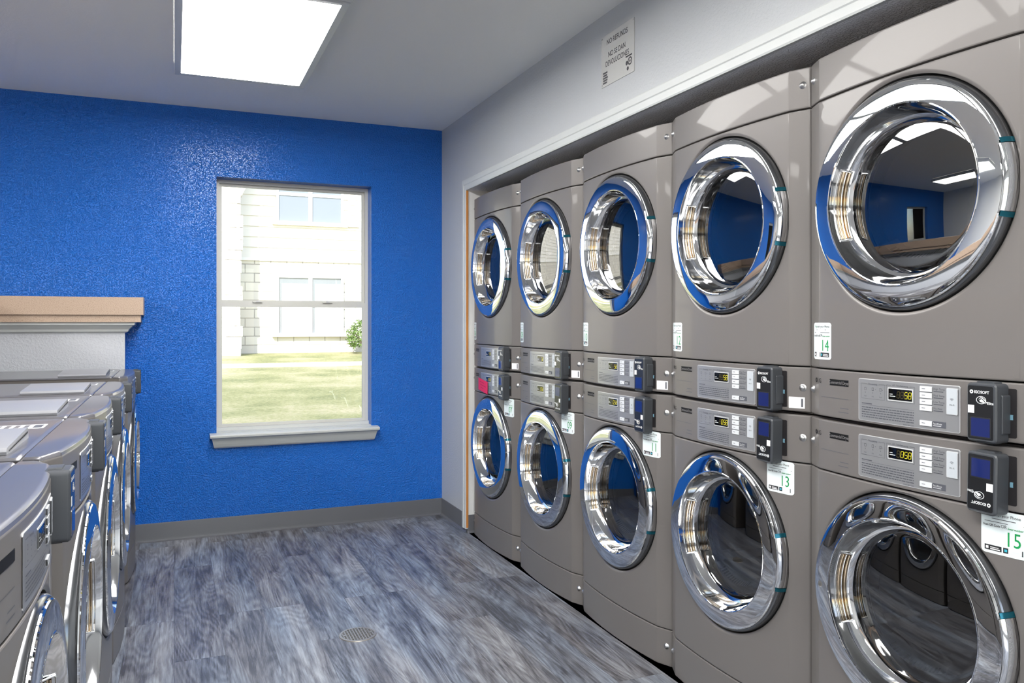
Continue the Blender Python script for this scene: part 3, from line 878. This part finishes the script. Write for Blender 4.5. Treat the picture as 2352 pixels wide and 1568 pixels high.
# ------------------------------------------------------------------ washers on the left
wz = 0.010
def make_washer():
    root = make_lower('washing_machine', '    ', badge=None, washer=True)
    ht = UH + 0.004
    # front strip of the top over the console, and the main top cover
    mb = MB()
    zt = ht
    def cover(y_of, y1, nm, mat):
        mb = MB()
        xs = XS
        dz = lambda x: -0.006 * (max(0, abs(x) - (HW - 0.008)) / 0.008) ** 2
        rows = []
        rows.append([(x, y_of(x) + 0.0, zt - 0.010 + dz(x)) for x in xs])
        rows.append([(x, y_of(x) + 0.001, zt - 0.004 + dz(x)) for x in xs])
        rows.append([(x, y_of(x) + 0.005, zt - 0.0008 + dz(x)) for x in xs])
        rows.append([(x, y_of(x) + 0.010, zt + dz(x)) for x in xs])
        rows.append([(x, y1 - 0.0015, zt + dz(x)) for x in xs])
        rows.append([(x, y1, zt - 0.0015 + dz(x)) for x in xs])
        rows.append([(x, y1, zt - 0.010 + dz(x)) for x in xs])
        mb.grid(rows, mat)
        for x in (-HW, HW):
            mb.add([(x, y_of(x), zt - 0.012), (x, y1, zt - 0.012), (x, y1, zt - 0.006), (x, y_of(x), zt - 0.006)], [(0, 1, 2, 3)], mat)
        return mb.build(nm, root, smooth=40)
    cover(lambda x: -prof(x) + 0.001, 0.034, 'console_top', M['body_top'])
    top = cover(lambda x: 0.0375, 0.72, 'top_cover', M['body_top'])
    # detergent lid: raised wedge with the shade of its finger grip painted on the front end
    mb = MB()
    x0, x1, y0, y1 = -0.305, -0.055, 0.062, 0.265
    sec = [(x0, 0.0), (x0 - 0.002, 0.006), (x0 + 0.002, 0.0115), (x0 + 0.01, 0.0135), (x1 - 0.02, 0.0235), (x1 - 0.006, 0.0235), (x1, 0.019), (x1 + 0.004, 0.0)]
    rows = [[(a, y, zt + b) for a, b in sec] for y in (y0 + 0.004, y1)]
    mb.grid(rows, M['lid'])
    mb.add([(a, y0 + 0.004, zt + b) for a, b in sec], [tuple(range(len(sec)))], M['lid'])
    mb.add([(a, y1, zt + b) for a, b in sec], [tuple(range(len(sec)))], M['lid'])
    mb.add([(x0 + 0.02, y0 + 0.0030, zt + 0.004), (x1 - 0.012, y0 + 0.0030, zt + 0.0125), (x1 - 0.010, y0 + 0.0030, zt + 0.0165), (x0 + 0.02, y0 + 0.0030, zt + 0.006)], [(0, 1, 2, 3)], M['recess_shade'])  # flat dark strip for the shade inside the grip
    mb.build('dispenser_lid', root, smooth=40)
    mb = MB(); mb.box(0.12, 0.20, 0.060, 0.20, zt + 0.0002, zt + 0.0008, M['white'])
    mb.box(0.13, 0.19, 0.066, 0.085, zt + 0.0008, zt + 0.0011, M['print'])
    for k in range(5): mb.box(0.13, 0.19, 0.095 + k * 0.02, 0.106 + k * 0.02, zt + 0.0008, zt + 0.0011, M['plate'])
    mb.build('care_label', root, smooth=0)
    return root
WX = -0.231
wy = [1.040, 1.765, 2.490, 3.215, 4.208]
WL = ['front-loading washing machine nearest the camera, cut off by the left edge of the photo',
      'second front-loading washing machine from the camera, its detergent lid partly in view at left',
      'third front-loading washing machine from the camera, in the middle of the left row',
      'fourth front-loading washing machine from the camera, in front of the gap in the left row',
      'farthest front-loading washing machine, beyond the gap and against the blue wall']
w0 = make_washer()
for i, y in enumerate(wy):
    o = w0 if i == 0 else copy_tree(w0)
    o.location = (WX, y + 0.343, wz); o.rotation_euler = (0, 0, PI / 2)
    tag(o, WL[i], 'washing machine', 'row of washers along the left')

# ------------------------------------------------------------------ room shell
XL, XR, YB, YF, ZC = -4.2, 1.612, -3.0, 5.026, 2.50
def wall_holes(name, axis, pos, a0, a1, z0, z1, holes, mat, thick, depth_sign, reveal=None, backmat=None):
    """wall plane at axis=pos spanning a (other axis) and z, with rectangular holes and thickness"""
    mb = MB()
    As = sorted(set([a0, a1] + [h[0] for h in holes] + [h[1] for h in holes]))
    Zs = sorted(set([z0, z1] + [h[2] for h in holes] + [h[3] for h in holes]))
    def pt(a, z, d):
        q = pos + depth_sign * d
        return (a, q, z) if axis == 'y' else (q, a, z)
    for i in range(len(As) - 1):
        for j in range(len(Zs) - 1):
            ca, cz_ = (As[i] + As[i + 1]) / 2, (Zs[j] + Zs[j + 1]) / 2
            if any(h[0] < ca < h[1] and h[2] < cz_ < h[3] for h in holes): continue
            for d, m_ in ((0, mat), (thick, backmat or mat)):
                mb.add([pt(As[i], Zs[j], d), pt(As[i + 1], Zs[j], d), pt(As[i + 1], Zs[j + 1], d), pt(As[i], Zs[j + 1], d)], [(0, 1, 2, 3)], m_)
    for h in holes:
        q = [(h[0], h[2]), (h[1], h[2]), (h[1], h[3]), (h[0], h[3])]
        for k in range(4):
            (a, z), (b, w) = q[k], q[(k + 1) % 4]
            mb.add([pt(a, z, 0), pt(b, w, 0), pt(b, w, thick), pt(a, z, thick)], [(0, 1, 2, 3)], reveal or mat)
    # outer edges
    q = [(a0, z0), (a1, z0), (a1, z1), (a0, z1)]
    for k in range(4):
        (a, z), (b, w) = q[k], q[(k + 1) % 4]
        mb.add([pt(a, z, 0), pt(b, w, 0), pt(b, w, thick), pt(a, z, thick)], [(0, 1, 2, 3)], mat)
    return structure(mb.build(name, None, smooth=0))

mb = MB(); mb.box(XL - .15, 2.6, YB - .15, YF + .15, -0.12, 0.0, M['floor']); structure(mb.build('floor', smooth=0))
mb = MB(); mb.box(XL - .15, 2.6, YB - .15, YF + .15, ZC, ZC + 0.15, M['ceil']); structure(mb.build('ceiling', smooth=0))
W1 = (0.229, 1.147, 0.600, 2.105); W2 = (-3.35, -2.43, 0.600, 2.105)
wall_holes('wall_far', 'y', YF, XL - .15, 2.6, 0.0, ZC, [W1, W2], M['blue'], 0.15, 1, backmat=M['siding'])
D1 = (-2.35, 1.25, 0.0, 2.20)
wall_holes('wall_back', 'y', YB, XL - .15, 2.6, 0.0, ZC, [D1], M['pale'], 0.15, -1, backmat=M['siding'])
wall_holes('wall_left', 'x', XL, YB, YF, 0.0, ZC, [], M['pale'], 0.15, -1)
OY0, OY1, OZ = 1.045, 4.519, 2.035
wall_holes('wall_right', 'x', XR, YB, YF, 0.0, ZC, [(OY0, OY1, 0.0, OZ)], M['greywall'], 0.10, 1, reveal=M['soffit'])
mb = MB()   # alcove that houses the dryers
mb.box(2.45, 2.55, OY0 - .1, OY1 + .1, 0, OZ + .1, M['alcove'])
mb.box(XR + .1001, 2.45, OY1, OY1 + .1, 0, OZ + .1, M['alcove']); mb.box(XR + .1001, 2.45, OY0 - .1, OY0, 0, OZ + .1, M['alcove'])
mb.box(XR + .1001, 2.45, OY0, OY1, OZ, OZ + .1, M['soffit'])
mb.box(XR + .0005, XR + .1001, OY1 - .0006, OY1 + .01, 0, OZ - .0004, M['alcove'])
structure(mb.build('wall_alcove', smooth=0))

# casing round the opening
def casing_profile():   # (offset across width from inner edge, thickness)
    return [(0.0, 0.0), (0.0, 0.012), (0.006, 0.0145), (0.030, 0.0145), (0.034, 0.0175), (0.058, 0.0175), (0.064, 0.014), (0.066, 0.0)]
mb = MB()
cp = casing_profile()
path = [(OY1, 0.022), (OY1, OZ), (OY0, OZ), (OY0, 0.022)]
rows = []
for k, (y, z) in enumerate(path):
    row = []
    for w, t in cp:
        yy = y + (w if y == OY1 else -w); zz = z + (w if z == OZ else 0)
        row.append((XR - t - 0.0003, yy, zz))
    rows.append(row)
mb.grid(rows, M['trimwhite'])
for r in (rows[0], rows[-1]): mb.add(r, [tuple(range(len(r)))], M['trimwhite'])
mb.box(XR - 0.012, XR - 0.0003, OY1 - 0.0055, OY1 - 0.0002, 0.03, OZ - 0.003, M['rawwood'])
structure(mb.build('trim_1', smooth=0))

# vinyl cove base
def cove(name, pts, nrm):
    """pts: polyline on the wall face, nrm: unit normal into the room for each segment end"""
    mb = MB()
    pf = [(0.0005, 0.105), (0.0035, 0.1045), (0.0045, 0.100), (0.0045, 0.020), (0.0065, 0.010), (0.013, 0.0035), (0.018, 0.0006), (0.018, 0.0002)]
    for (p, q), n in zip(zip(pts[:-1], pts[1:]), nrm):
        mb.grid([[(p[0] + n[0] * t, p[1] + n[1] * t, z) for t, z in pf], [(q[0] + n[0] * t, q[1] + n[1] * t, z) for t, z in pf]], M['base'])
    return structure(mb.build(name, smooth=30))
cove('baseboard_far', [(XL, YF), (XR, YF)], [(0, -1)])
cove('baseboard_right', [(XR, YF), (XR, OY1 + 0.004), (XR, OY1 - .0008), (1.70, OY1 - .0008)][:2], [(-1, 0)])
cove('baseboard_alcove', [(XR - 0.002, OY1 - .0008), (1.75, OY1 - .0008)], [(0, -1)])
cove('baseboard_left', [(XL, YB), (XL, YF)], [(1, 0)])

# low white wall with tan cap behind the washers (against the far wall, returning along the row)
mb = MB()
LX, LY = -0.249, 4.900
mb.box(-1.10, LX, LY, YF - .0003, 0, 1.25, M['whitewall'], {'right': M['blue']})
mb.box(-1.10, -0.985, 0.75, LY, 0, 1.25, M['whitewall'])
low = structure(mb.build('wall_low', smooth=0))
mb = MB()
mb.box(-1.19, -0.155, LY - .075, YF - .0004, 1.2903, 1.386, M['cap'])
mb.box(-1.175, -0.168, LY - .062, YF - .0004, 1.2505, 1.290, M['cap'])
mb.box(-1.19, -0.895, 0.66, LY - .075, 1.2903, 1.386, M['cap'])
mb.box(-1.175, -0.908, 0.675, LY - .062, 1.2505, 1.290, M['cap'])
structure(mb.build('trim_2', smooth=0))
mb = MB()
pfm = [(0.052, 1.2503), (0.050, 1.236), (0.040, 1.232), (0.030, 1.222), (0.020, 1.212), (0.016, 1.200), (0.009, 1.196), (0.0003, 1.192)]
a = [[(-0.985 + t, 0.75, z) for t, z in pfm], [(-0.985 + t, LY - t, z) for t, z in pfm], [(LX + t, LY - t, z) for t, z in pfm], [(LX + t, YF - .0004, z) for t, z in pfm]]
mb.grid(a, M['trimwhite'])
structure(mb.build('trim_3', smooth=0))

# windows
def window(idx, H):
    x0, x1, z0, z1 = H
    root = empty('window_%d' % idx, ((x0 + x1) / 2, YF + 0.1, z0)); structure(root)
    cx = (x0 + x1) / 2; w = (x1 - x0) / 2; h = z1 - z0
    mb = MB()
    fw = 0.020
    mb.box(-w, -w + fw, -0.002, 0.045, 0.0, h, M['alu']); mb.box(w - fw, w, -0.002, 0.045, 0.0, h, M['alu'])
    mb.box(-w + fw, w - fw, -0.002, 0.045, h - fw, h, M['alu']); mb.box(-w + fw, w - fw, -0.002, 0.045, 0.0, 0.018, M['alu'])
    mb.build('window_frame', root, smooth=0)
    zm = 0.745
    for nm, a, b, y in (('sash', zm + 0.02, h - fw, 0.022), ('sash', 0.018, zm + 0.028, 0.004)):
        mb = MB(); s = 0.016
        bt = 0.020
        tp = 0.030 if a < 0.1 else 0.016
        mb.box(-w + fw, -w + fw + s, y, y + 0.016, a, b, M['alu']); mb.box(w - fw - s, w - fw, y, y + 0.016, a, b, M['alu'])
        mb.box(-w + fw + s, w - fw - s, y, y + 0.016, a, a + bt, M['alu']); mb.box(-w + fw + s, w - fw - s, y, y + 0.016, b - tp, b, M['alu'])
        sa = mb.build('sash', root, smooth=0)
        mb = MB(); mb.box(-w + fw + s - .003, w - fw - s + .003, y + 0.007, y + 0.010, a + bt - .003, b - tp + .003, M['winglass'])
        mb.build('pane', sa, smooth=0)
    for x in (-0.22, 0.20):
        mb = MB(); mb.box(x - 0.028, x + 0.028, -0.008, 0.006, zm + 0.026, zm + 0.034, M['alu']); mb.box(x - 0.006, x + 0.012, -0.012, -0.004, zm + 0.028, zm + 0.038, M['fixture'])
        mb.build('latch', root, smooth=0)
    # stool and apron
    mb = MB()
    ya = -0.1
    sec = [(ya - 0.0685, -0.004), (ya - 0.070, -0.010), (ya - 0.068, -0.020), (ya - 0.060, -0.024), (ya - 0.050, -0.028), (ya - 0.042, -0.042), (ya - 0.034, -0.062), (ya - 0.026, -0.078), (ya - 0.018, -0.086), (ya - 0.0005, -0.087)]
    def ends(sg):
        out = []
        for y, z in sec:
            t = (ya - y) / 0.07
            out.append((sg * (w + 0.002 + 0.036 * t), y, z))
        return out
    back = lambda sg: [(sg * (w + 0.0022), ya - 0.0005, z) for _, z in sec]
    mb.grid([back(-1), ends(-1), ends(1), back(1)], M['trimwhite'])
    tp = [(-(w + 0.038), ya - 0.068, -0.004), ((w + 0.038), ya - 0.068, -0.004), ((w + 0.038), ya - 0.0005, 0.0), (-(w + 0.038), ya - 0.0005, 0.0)]
    mb.add(tp, [(0, 1, 2, 3)], M['trimwhite'])
    mb.add([(-(w + 0.038), ya - 0.0005, 0.0), (-(w + 0.038), ya - 0.0005, -0.02), (-(w + 0.038), ya - 0.068, -0.012), (-(w + 0.038), ya - 0.068, -0.004)], [(0, 1, 2, 3)], M['trimwhite'])
    mb.add([((w + 0.038), ya - 0.0005, 0.0), ((w + 0.038), ya - 0.0005, -0.02), ((w + 0.038), ya - 0.068, -0.012), ((w + 0.038), ya - 0.068, -0.004)], [(0, 1, 2, 3)], M['trimwhite'])
    mb.box(-w + .0005, w - .0005, ya - .001, 0.0, 0.0003, 0.004, M['trimwhite'])
    mb.box(-w + .0005, w - .0005, -0.03, 0.0, 0.004, 0.022, M['trimwhite'])
    mb.build('window_sill', root, smooth=0)
    return root
window(1, W1); window(2, W2)

# unseen glazed entrance added behind the camera to supply daylight
root = structure(empty('added_door', (-0.55, YB - 0.06, 0)))
for k, (a, b) in enumerate(((-1.795, -0.902), (-0.898, -0.002), (0.002, 0.898), (0.902, 1.795))):
    mb = MB(); s = 0.08
    mb.box(a, a + s, -0.02, 0.02, 0.006, 2.195, M['fixture']); mb.box(b - s, b, -0.02, 0.02, 0.006, 2.195, M['fixture'])
    mb.box(a + s, b - s, -0.02, 0.02, 0.006, 0.22, M['fixture']); mb.box(a + s, b - s, -0.02, 0.02, 2.1, 2.195, M['fixture'])
    lf = mb.build('added_door_leaf', root, smooth=0)
    mb = MB(); mb.box(a + s, b - s, -0.004, 0.004, 0.22, 2.1, M['winglass']); mb.build('added_door_pane', lf, smooth=0)

# ------------------------------------------------------------------ ceiling lights
def fixture():
    root = empty('ceiling_light', (0, 0, 0))
    w, l, d = 0.307, 0.592, 0.055
    mb = MB()
    o = [(-w, -l), (w, -l), (w, l), (-w, l)]
    k1, k2 = w - 0.004, l - 0.004; i1, i2 = w - 0.030, l - 0.030
    rings = [[(-w, -l, 0), (w, -l, 0), (w, l, 0), (-w, l, 0)], [(-w, -l, -d + .010), (w, -l, -d + .010), (w, l, -d + .010), (-w, l, -d + .010)],
             [(-k1, -k2, -d), (k1, -k2, -d), (k1, k2, -d), (-k1, k2, -d)], [(-i1, -i2, -d + .003), (i1, -i2, -d + .003), (i1, i2, -d + .003), (-i1, i2, -d + .003)]]
    mb.grid([r + [r[0]] for r in rings], M['fixture'])
    mb.build('light_frame', root, smooth=0)
    mb = MB(); mb.box(-i1, i1, -i2, i2, -d + .003, -d + .006, M['lamp']); mb.build('diffuser', root, smooth=0)
    return root
fx = [(0.307, 3.622, 'white framed rectangular ceiling light panel whole in view, before the blue wall'),
      (0.312, 2.420, 'ceiling light panel end to end with the whole one, cut by the top edge'),
      (0.31, 1.21, 'added ceiling light panel brightening the aisle, third from the blue wall'),  # this panel and the next are added for more light
      (0.31, 0.0, 'unseen ceiling light panel added right above the camera to brighten the aisle'),
      (0.31, -1.7, 'ceiling light panel over the aisle near the added glazed entrance'),
      (-2.6, 3.6, 'ceiling light panel over the far left part of the room'),
      (-2.6, 1.2, 'ceiling light panel over the near left part of the room'),
      (-2.6, -1.2, 'ceiling light panel over the back left part of the room')]
f0 = fixture()
for i, (x, y, lb) in enumerate(fx):
    o = f0 if i == 0 else copy_tree(f0)
    o.location = (x, y, ZC - 0.0005)
    tag(o, lb, 'ceiling light', 'rectangular ceiling lights')

# ------------------------------------------------------------------ wall sign
root = empty('wall_sign', (XR - 0.0006, 2.765, 2.306)); root.rotation_euler = (0, 0, -PI / 2)
tag(root, 'clear NO REFUNDS notice in English and Spanish on the grey wall above the dryers', 'sign')
mb = MB(); mb.prism(rr(0, 0, 0.252, 0.205, 0.002), 0.0, -0.003, M['acrylic'], axis='y', ch=0.0005); 
mb.build('sign_sheet', root, smooth=0)
F = -0.0035
def ST(t, x, z, s, **k):
    mb = MB(); put_text(mb, t, x, z, s, M['ink'], 0, 'CENTER', flat=F, **k); mb.build('sign_text', root, smooth=0)
ST('NO REFUNDS', 0, 0.060, 0.030, xs=0.88, bold=0.0004)
ST('NO SE DAN', -0.002, 0.008, 0.030, xs=0.85, bold=0.0004)
ST('DEVOLUCIONES', 0, -0.026, 0.030, xs=0.82, bold=0.0004)
mb = MB()
for k in range(5): bar(mb, -0.112 + 0.002 * (k % 2), -0.078 + 0.003 * (k % 3), -0.092 + k * 0.010, -0.085 + k * 0.010, M['ink'], 0, flat=F)
mb.build('pictogram', root, smooth=0)
mb = MB()
for (cx, cz, r0, r1) in ((0.075, -0.058, 0.0, 0.009), (0.098, -0.055, 0.010, 0.016), (0.098, -0.055, 0.0, 0.005), (0.082, -0.080, 0.0, 0.008)):
    for i in range(16):
        a_, b_ = 2 * PI * i / 16, 2 * PI * (i + 1) / 16
        mb.add([(cx + r * math.cos(t), F, cz + r * math.sin(t)) for r, t in ((r0, a_), (r0 + 1e-5, b_), (r1, b_), (r1, a_))], [(0, 1, 2, 3)], M['ink'])
bar(mb, 0.066, 0.114, -0.036, -0.030, M['ink'], 0, flat=F)
mb.build('pictogram', root, smooth=0)
for x, z in ((-0.120, 0.094), (0.120, 0.094), (-0.120, -0.094)):
    mb = MB(); mb.lathe([(0.0035, 0.003), (0.003, 0.0045), (0.0001, 0.005)], M['bolt'], seg=12, center=(x, z)); mb.build('screw', root, smooth=40)
# two wall pins
# ------------------------------------------------------------------ floor drain
root = empty('floor_drain', (0.678, 3.213, 0.0)); tag(root, 'round slotted metal drain grate set in the grey plank floor', 'drain')
mb = MB(); n = 48
def ringz(r0, z0, r1, z1, mat):
    a_ = [(r0 * math.cos(2 * PI * i / n), r0 * math.sin(2 * PI * i / n), z0) for i in range(n + 1)]
    b_ = [(r1 * math.cos(2 * PI * i / n), r1 * math.sin(2 * PI * i / n), z1) for i in range(n + 1)]
    mb.grid([a_, b_], mat)
ringz(0.0745, 0.0002, 0.073, 0.003, M['grate']); ringz(0.073, 0.003, 0.064, 0.0035, M['grate']); ringz(0.064, 0.0035, 0.0635, 0.0008, M['grate'])
mb.build('drain_ring', root, smooth=30)
mb = MB(); ringz(0.0635, 0.0006, 0.0001, 0.0006, M['grate_hole'])
for k in range(-5, 6):
    c = k * 0.0115
    hl = math.sqrt(max(0, 0.0635 ** 2 - c * c))
    mb.box(-hl, hl, c - 0.0020, c + 0.0020, 0.0008, 0.0034, M['grate']); mb.box(c - 0.0020, c + 0.0020, -hl, hl, 0.0008, 0.0033, M['grate'])
for x in (-0.052, 0.052):
    mb.prism([(x + 0.006 * math.cos(2 * PI * i / 16), 0.006 * math.sin(2 * PI * i / 16)) for i in range(16)], 0.0008, 0.0042, M['grate'])
mb.build('grate', root, smooth=0)

# ------------------------------------------------------------------ outdoors
def gz(y): return -0.10 + 0.0306 * (y - 5.5) if y > 5.2 else -0.12
mb = MB()
ys = [YF + 0.16, 8, 12, 16, 18.0]
mb.grid([[(x, y, gz(y)) for x in (-25, -10, 0, 5, 10, 30)] for y in ys], M['grass'])
mb.grid([[(x, y, gz(y)) for x in (-25, -10, 0, 5, 10, 30)] for y in (18.9, 22, 40)], M['grass'])
g = mb.build('lawn', smooth=0); structure(g)
mb = MB(); mb.grid([[(x, y, gz(y) + 0.02) for x in (-25, 30)] for y in (18.0, 18.9)], M['concrete'])
mb.grid([[(x, 18.0, gz(18) - .05) for x in (-25, 30)], [(x, 18.0, gz(18) + .02) for x in (-25, 30)]], M['concrete'])
structure(mb.build('path', smooth=0))
mb = MB(); mb.box(-25, 30, -25, YB - 0.16, -0.3, -0.02, M['concrete']); structure(mb.build('pavement', smooth=0))
mb = MB(); mb.box(-6, 4, YB - 0.7, YB - 0.16, 2.62, 2.8, M['fixture']); structure(mb.build('added_sun_shade', smooth=0))  # unseen slab added to cut direct sun through the entrance

# apartment house across the lawn
BY = 22.5; zb = 0.40
bld = empty('apartment_building', (3.0, BY, zb)); tag(bld, 'pale two-storey apartment building of stone and siding across the lawn', 'building')
def L_(x, z): return x - 3.0, z - zb
mb = MB()
# lower storey in stone, upper storey in lap siding
mb.box(-14, 12, 0, 6, -0.5, 2.50, M['stone'])
mb.box(-14, 12, -0.05, 0, 2.50, 2.58, M['housetrim'])
z = 2.58
while z < 6.4:
    mb.add([(-14, -0.035, z), (12, -0.035, z), (12, -0.005, z + 0.28), (-14, -0.005, z + 0.28), (-14, 0, z), (12, 0, z)], [(0, 1, 2, 3), (0, 1, 5, 4)], M['siding'])
    z += 0.28
mb.box(-14, 12, 0, 6, 2.50, 6.4, M['siding'])
mb.build('wall', bld, smooth=0)
mb = MB(); mb.box(-5.2, -1.455, -0.95, 0, -0.5, 6.6, M['stone'])
mb.box(-2.6, -1.05, -1.3, 0, 5.15, 5.35, M['housetrim'])
rnd = random.Random(3)
zq = -0.5
while zq < 6.5:      # rough corner stones
    hq = rnd.uniform(0.16, 0.34); e = rnd.uniform(0.0, 0.07)
    mb.box(-1.80 + rnd.uniform(-.1, .1), -1.455 + e, -0.955 - rnd.uniform(0.0, 0.03), -0.60, zq, min(zq + hq - 0.015, 6.6), M['stone']); zq += hq
mb.build('stone_bay', bld, smooth=0)
mb = MB(); mb.box(-14, 12, -0.9, 6.5, 6.4, 6.6, M['housetrim']); mb.prism([(-1.0, 6.6), (6.6, 6.6), (3.0, 8.6)], -14.2, 12.2, M['roof'], axis='x'); mb.build('roof', bld, smooth=0)
def hwin(x0, x1, z0, z1, rail, blind, sill):
    a, c = L_(x0, z0); b, d = L_(x1, z1); m_ = (a + b) / 2; t = 0.07
    mb = MB(); y0, y1 = -0.09, -0.001
    mb.box(a - t, a, y0, y1, c, d, M['housetrim']); mb.box(b, b + t, y0, y1, c, d, M['housetrim']); mb.box(a - t, b + t, y0, y1, d, d + t, M['housetrim'])
    mb.box(a - t - .1, b + t + .1, y0 - .06, y1, c - 0.10, c, M['housetrim']); mb.box(m_ - .05, m_ + .05, y0, y1, c, d, M['housetrim'])
    if rail: mb.box(a, b, y0 + .02, y1, rail - zb - .04, rail - zb + .04, M['housetrim'])
    wf = mb.build('window', bld, smooth=0)
    mb = MB()
    mb.box(a, m_ - .05, -0.045, -0.03, c, d, M['houseglass']); mb.box(m_ + .05, b, -0.045, -0.03, c, d, M['houseglass'])
    if blind:
        mb.box(a + .08, m_ - .05, -0.052, -0.046, c, d - .16, M['blind']); mb.box(m_ + .13, b, -0.052, -0.046, c, d - .16, M['blind'])
    mb.build('pane', wf, smooth=0)
hwin(2.60, 4.27, 0.96, 2.46, None, True, 0)
hwin(2.60, 4.27, 3.98, 5.45, 4.72, False, 0)
hwin(6.9, 8.5, 0.96, 2.46, None, True, 0); hwin(6.9, 8.5, 3.98, 5.45, 4.72, False, 0)
for x0, x1 in ((4.46, 4.78), (2.12, 2.44)):
    a, _ = L_(x0, 0); b, _ = L_(x1, 0)
    mb = MB(); mb.box(a, b, -0.10, -0.036, 3.90 - zb, 5.50 - zb, M['shutter'])
    z = 3.95 - zb
    while z < 5.42 - zb:
        mb.box(a + .04, b - .04, -0.115, -0.10, z, z + 0.03, M['shutter']); z += 0.07
    if x0 > 3: mb.build('shutter', bld, smooth=0)
# shrub by the wall
sh = empty('shrub', (4.85, 21.75, gz(21.75))); tag(sh, 'round green shrub beside the apartment building wall', 'shrub')
mb = MB(); rnd = random.Random(11)
for i in range(2600):
    th = rnd.uniform(0, 2 * PI); u = rnd.uniform(-0.5, 1)
    rr_ = 0.56 * (0.75 + 0.25 * rnd.random()) * (1 + 0.18 * noise.noise(Vector((math.cos(th) * 2, math.sin(th) * 2, u * 3))))
    c_ = math.sqrt(max(0, 1 - u * u))
    p = Vector((rr_ * c_ * math.cos(th), rr_ * c_ * math.sin(th), 0.42 + rr_ * u * 0.95))
    if p.z < 0.02: continue
    s = rnd.uniform(0.02, 0.045)
    e = Vector((rnd.uniform(-1, 1), rnd.uniform(-1, 1), rnd.uniform(-1, 1))).normalized(); g_ = e.cross(Vector((rnd.uniform(-1, 1), rnd.uniform(-1, 1), 1))).normalized()
    mb.add([p - e * s, p + g_ * s * .5, p + e * s, p - g_ * s * .5], [(0, 1, 2, 3)], M['leaf'])
mb.build('foliage', sh, smooth=0, merge=0)
mb = MB()
for k in range(7):
    a_ = 2 * PI * k / 7; mb.tube([(0.04 * math.cos(a_), 0.04 * math.sin(a_), 0), (0.2 * math.cos(a_), 0.2 * math.sin(a_), 0.3), (0.35 * math.cos(a_), 0.35 * math.sin(a_), 0.6)], 0.012, M['stem'], seg=6)
mb.build('stem', sh, smooth=30)

# ------------------------------------------------------------------ light
w = bpy.data.worlds.new('sky'); SC.world = w; w.use_nodes = True; nt = w.node_tree
bg = nt.nodes['Background']
sky = nt.nodes.new('ShaderNodeTexSky')
sky.sky_type = 'NISHITA'; sky.sun_disc = False; sky.sun_elevation = rad(42); sky.sun_rotation = rad(200); sky.air_density = 1.0; sky.dust_density = 1.0
nt.links.new(sky.outputs[0], bg.inputs['Color']); bg.inputs['Strength'].default_value = 0.35
sun = bpy.data.lights.new('sun', 'SUN'); sun.energy = 6.6; sun.angle = rad(0.6); sun.color = (1.0, 0.96, 0.88)
so = bpy.data.objects.new('sun', sun); COL.objects.link(so)
d = Vector((0.42, 0.80, -0.68)).normalized()      # travel direction
so.rotation_euler = d.to_track_quat('-Z', 'Y').to_euler(); so.location = (-6, -10, 12)

# ------------------------------------------------------------------ camera
cam = bpy.data.cameras.new('camera'); co = bpy.data.objects.new('camera', cam); COL.objects.link(co)
FPX = 1850.0
cam.sensor_width = 36.0; cam.lens = FPX / 2352 * 36.0
cam.shift_y = -44.0 / 2352
cam.clip_start = 0.02; cam.clip_end = 200
co.location = (0, 0, 1.25)
co.rotation_euler = (rad(90), 0, -math.atan(776 / FPX))
SC.camera = co
SC.view_settings.view_transform = 'Standard'; SC.view_settings.look = 'None'
SC.view_settings.exposure = 0.5; SC.view_settings.gamma = 1.0; SC.view_settings.use_curve_mapping = False
try:
    SC.cycles.caustics_reflective = False; SC.cycles.caustics_refractive = False
    SC.cycles.max_bounces = 8; SC.cycles.diffuse_bounces = 4; SC.cycles.glossy_bounces = 4; SC.cycles.transparent_max_bounces = 12
    SC.cycles.sample_clamp_indirect = 6.0; SC.cycles.adaptive_threshold = 0.025
except Exception: pass
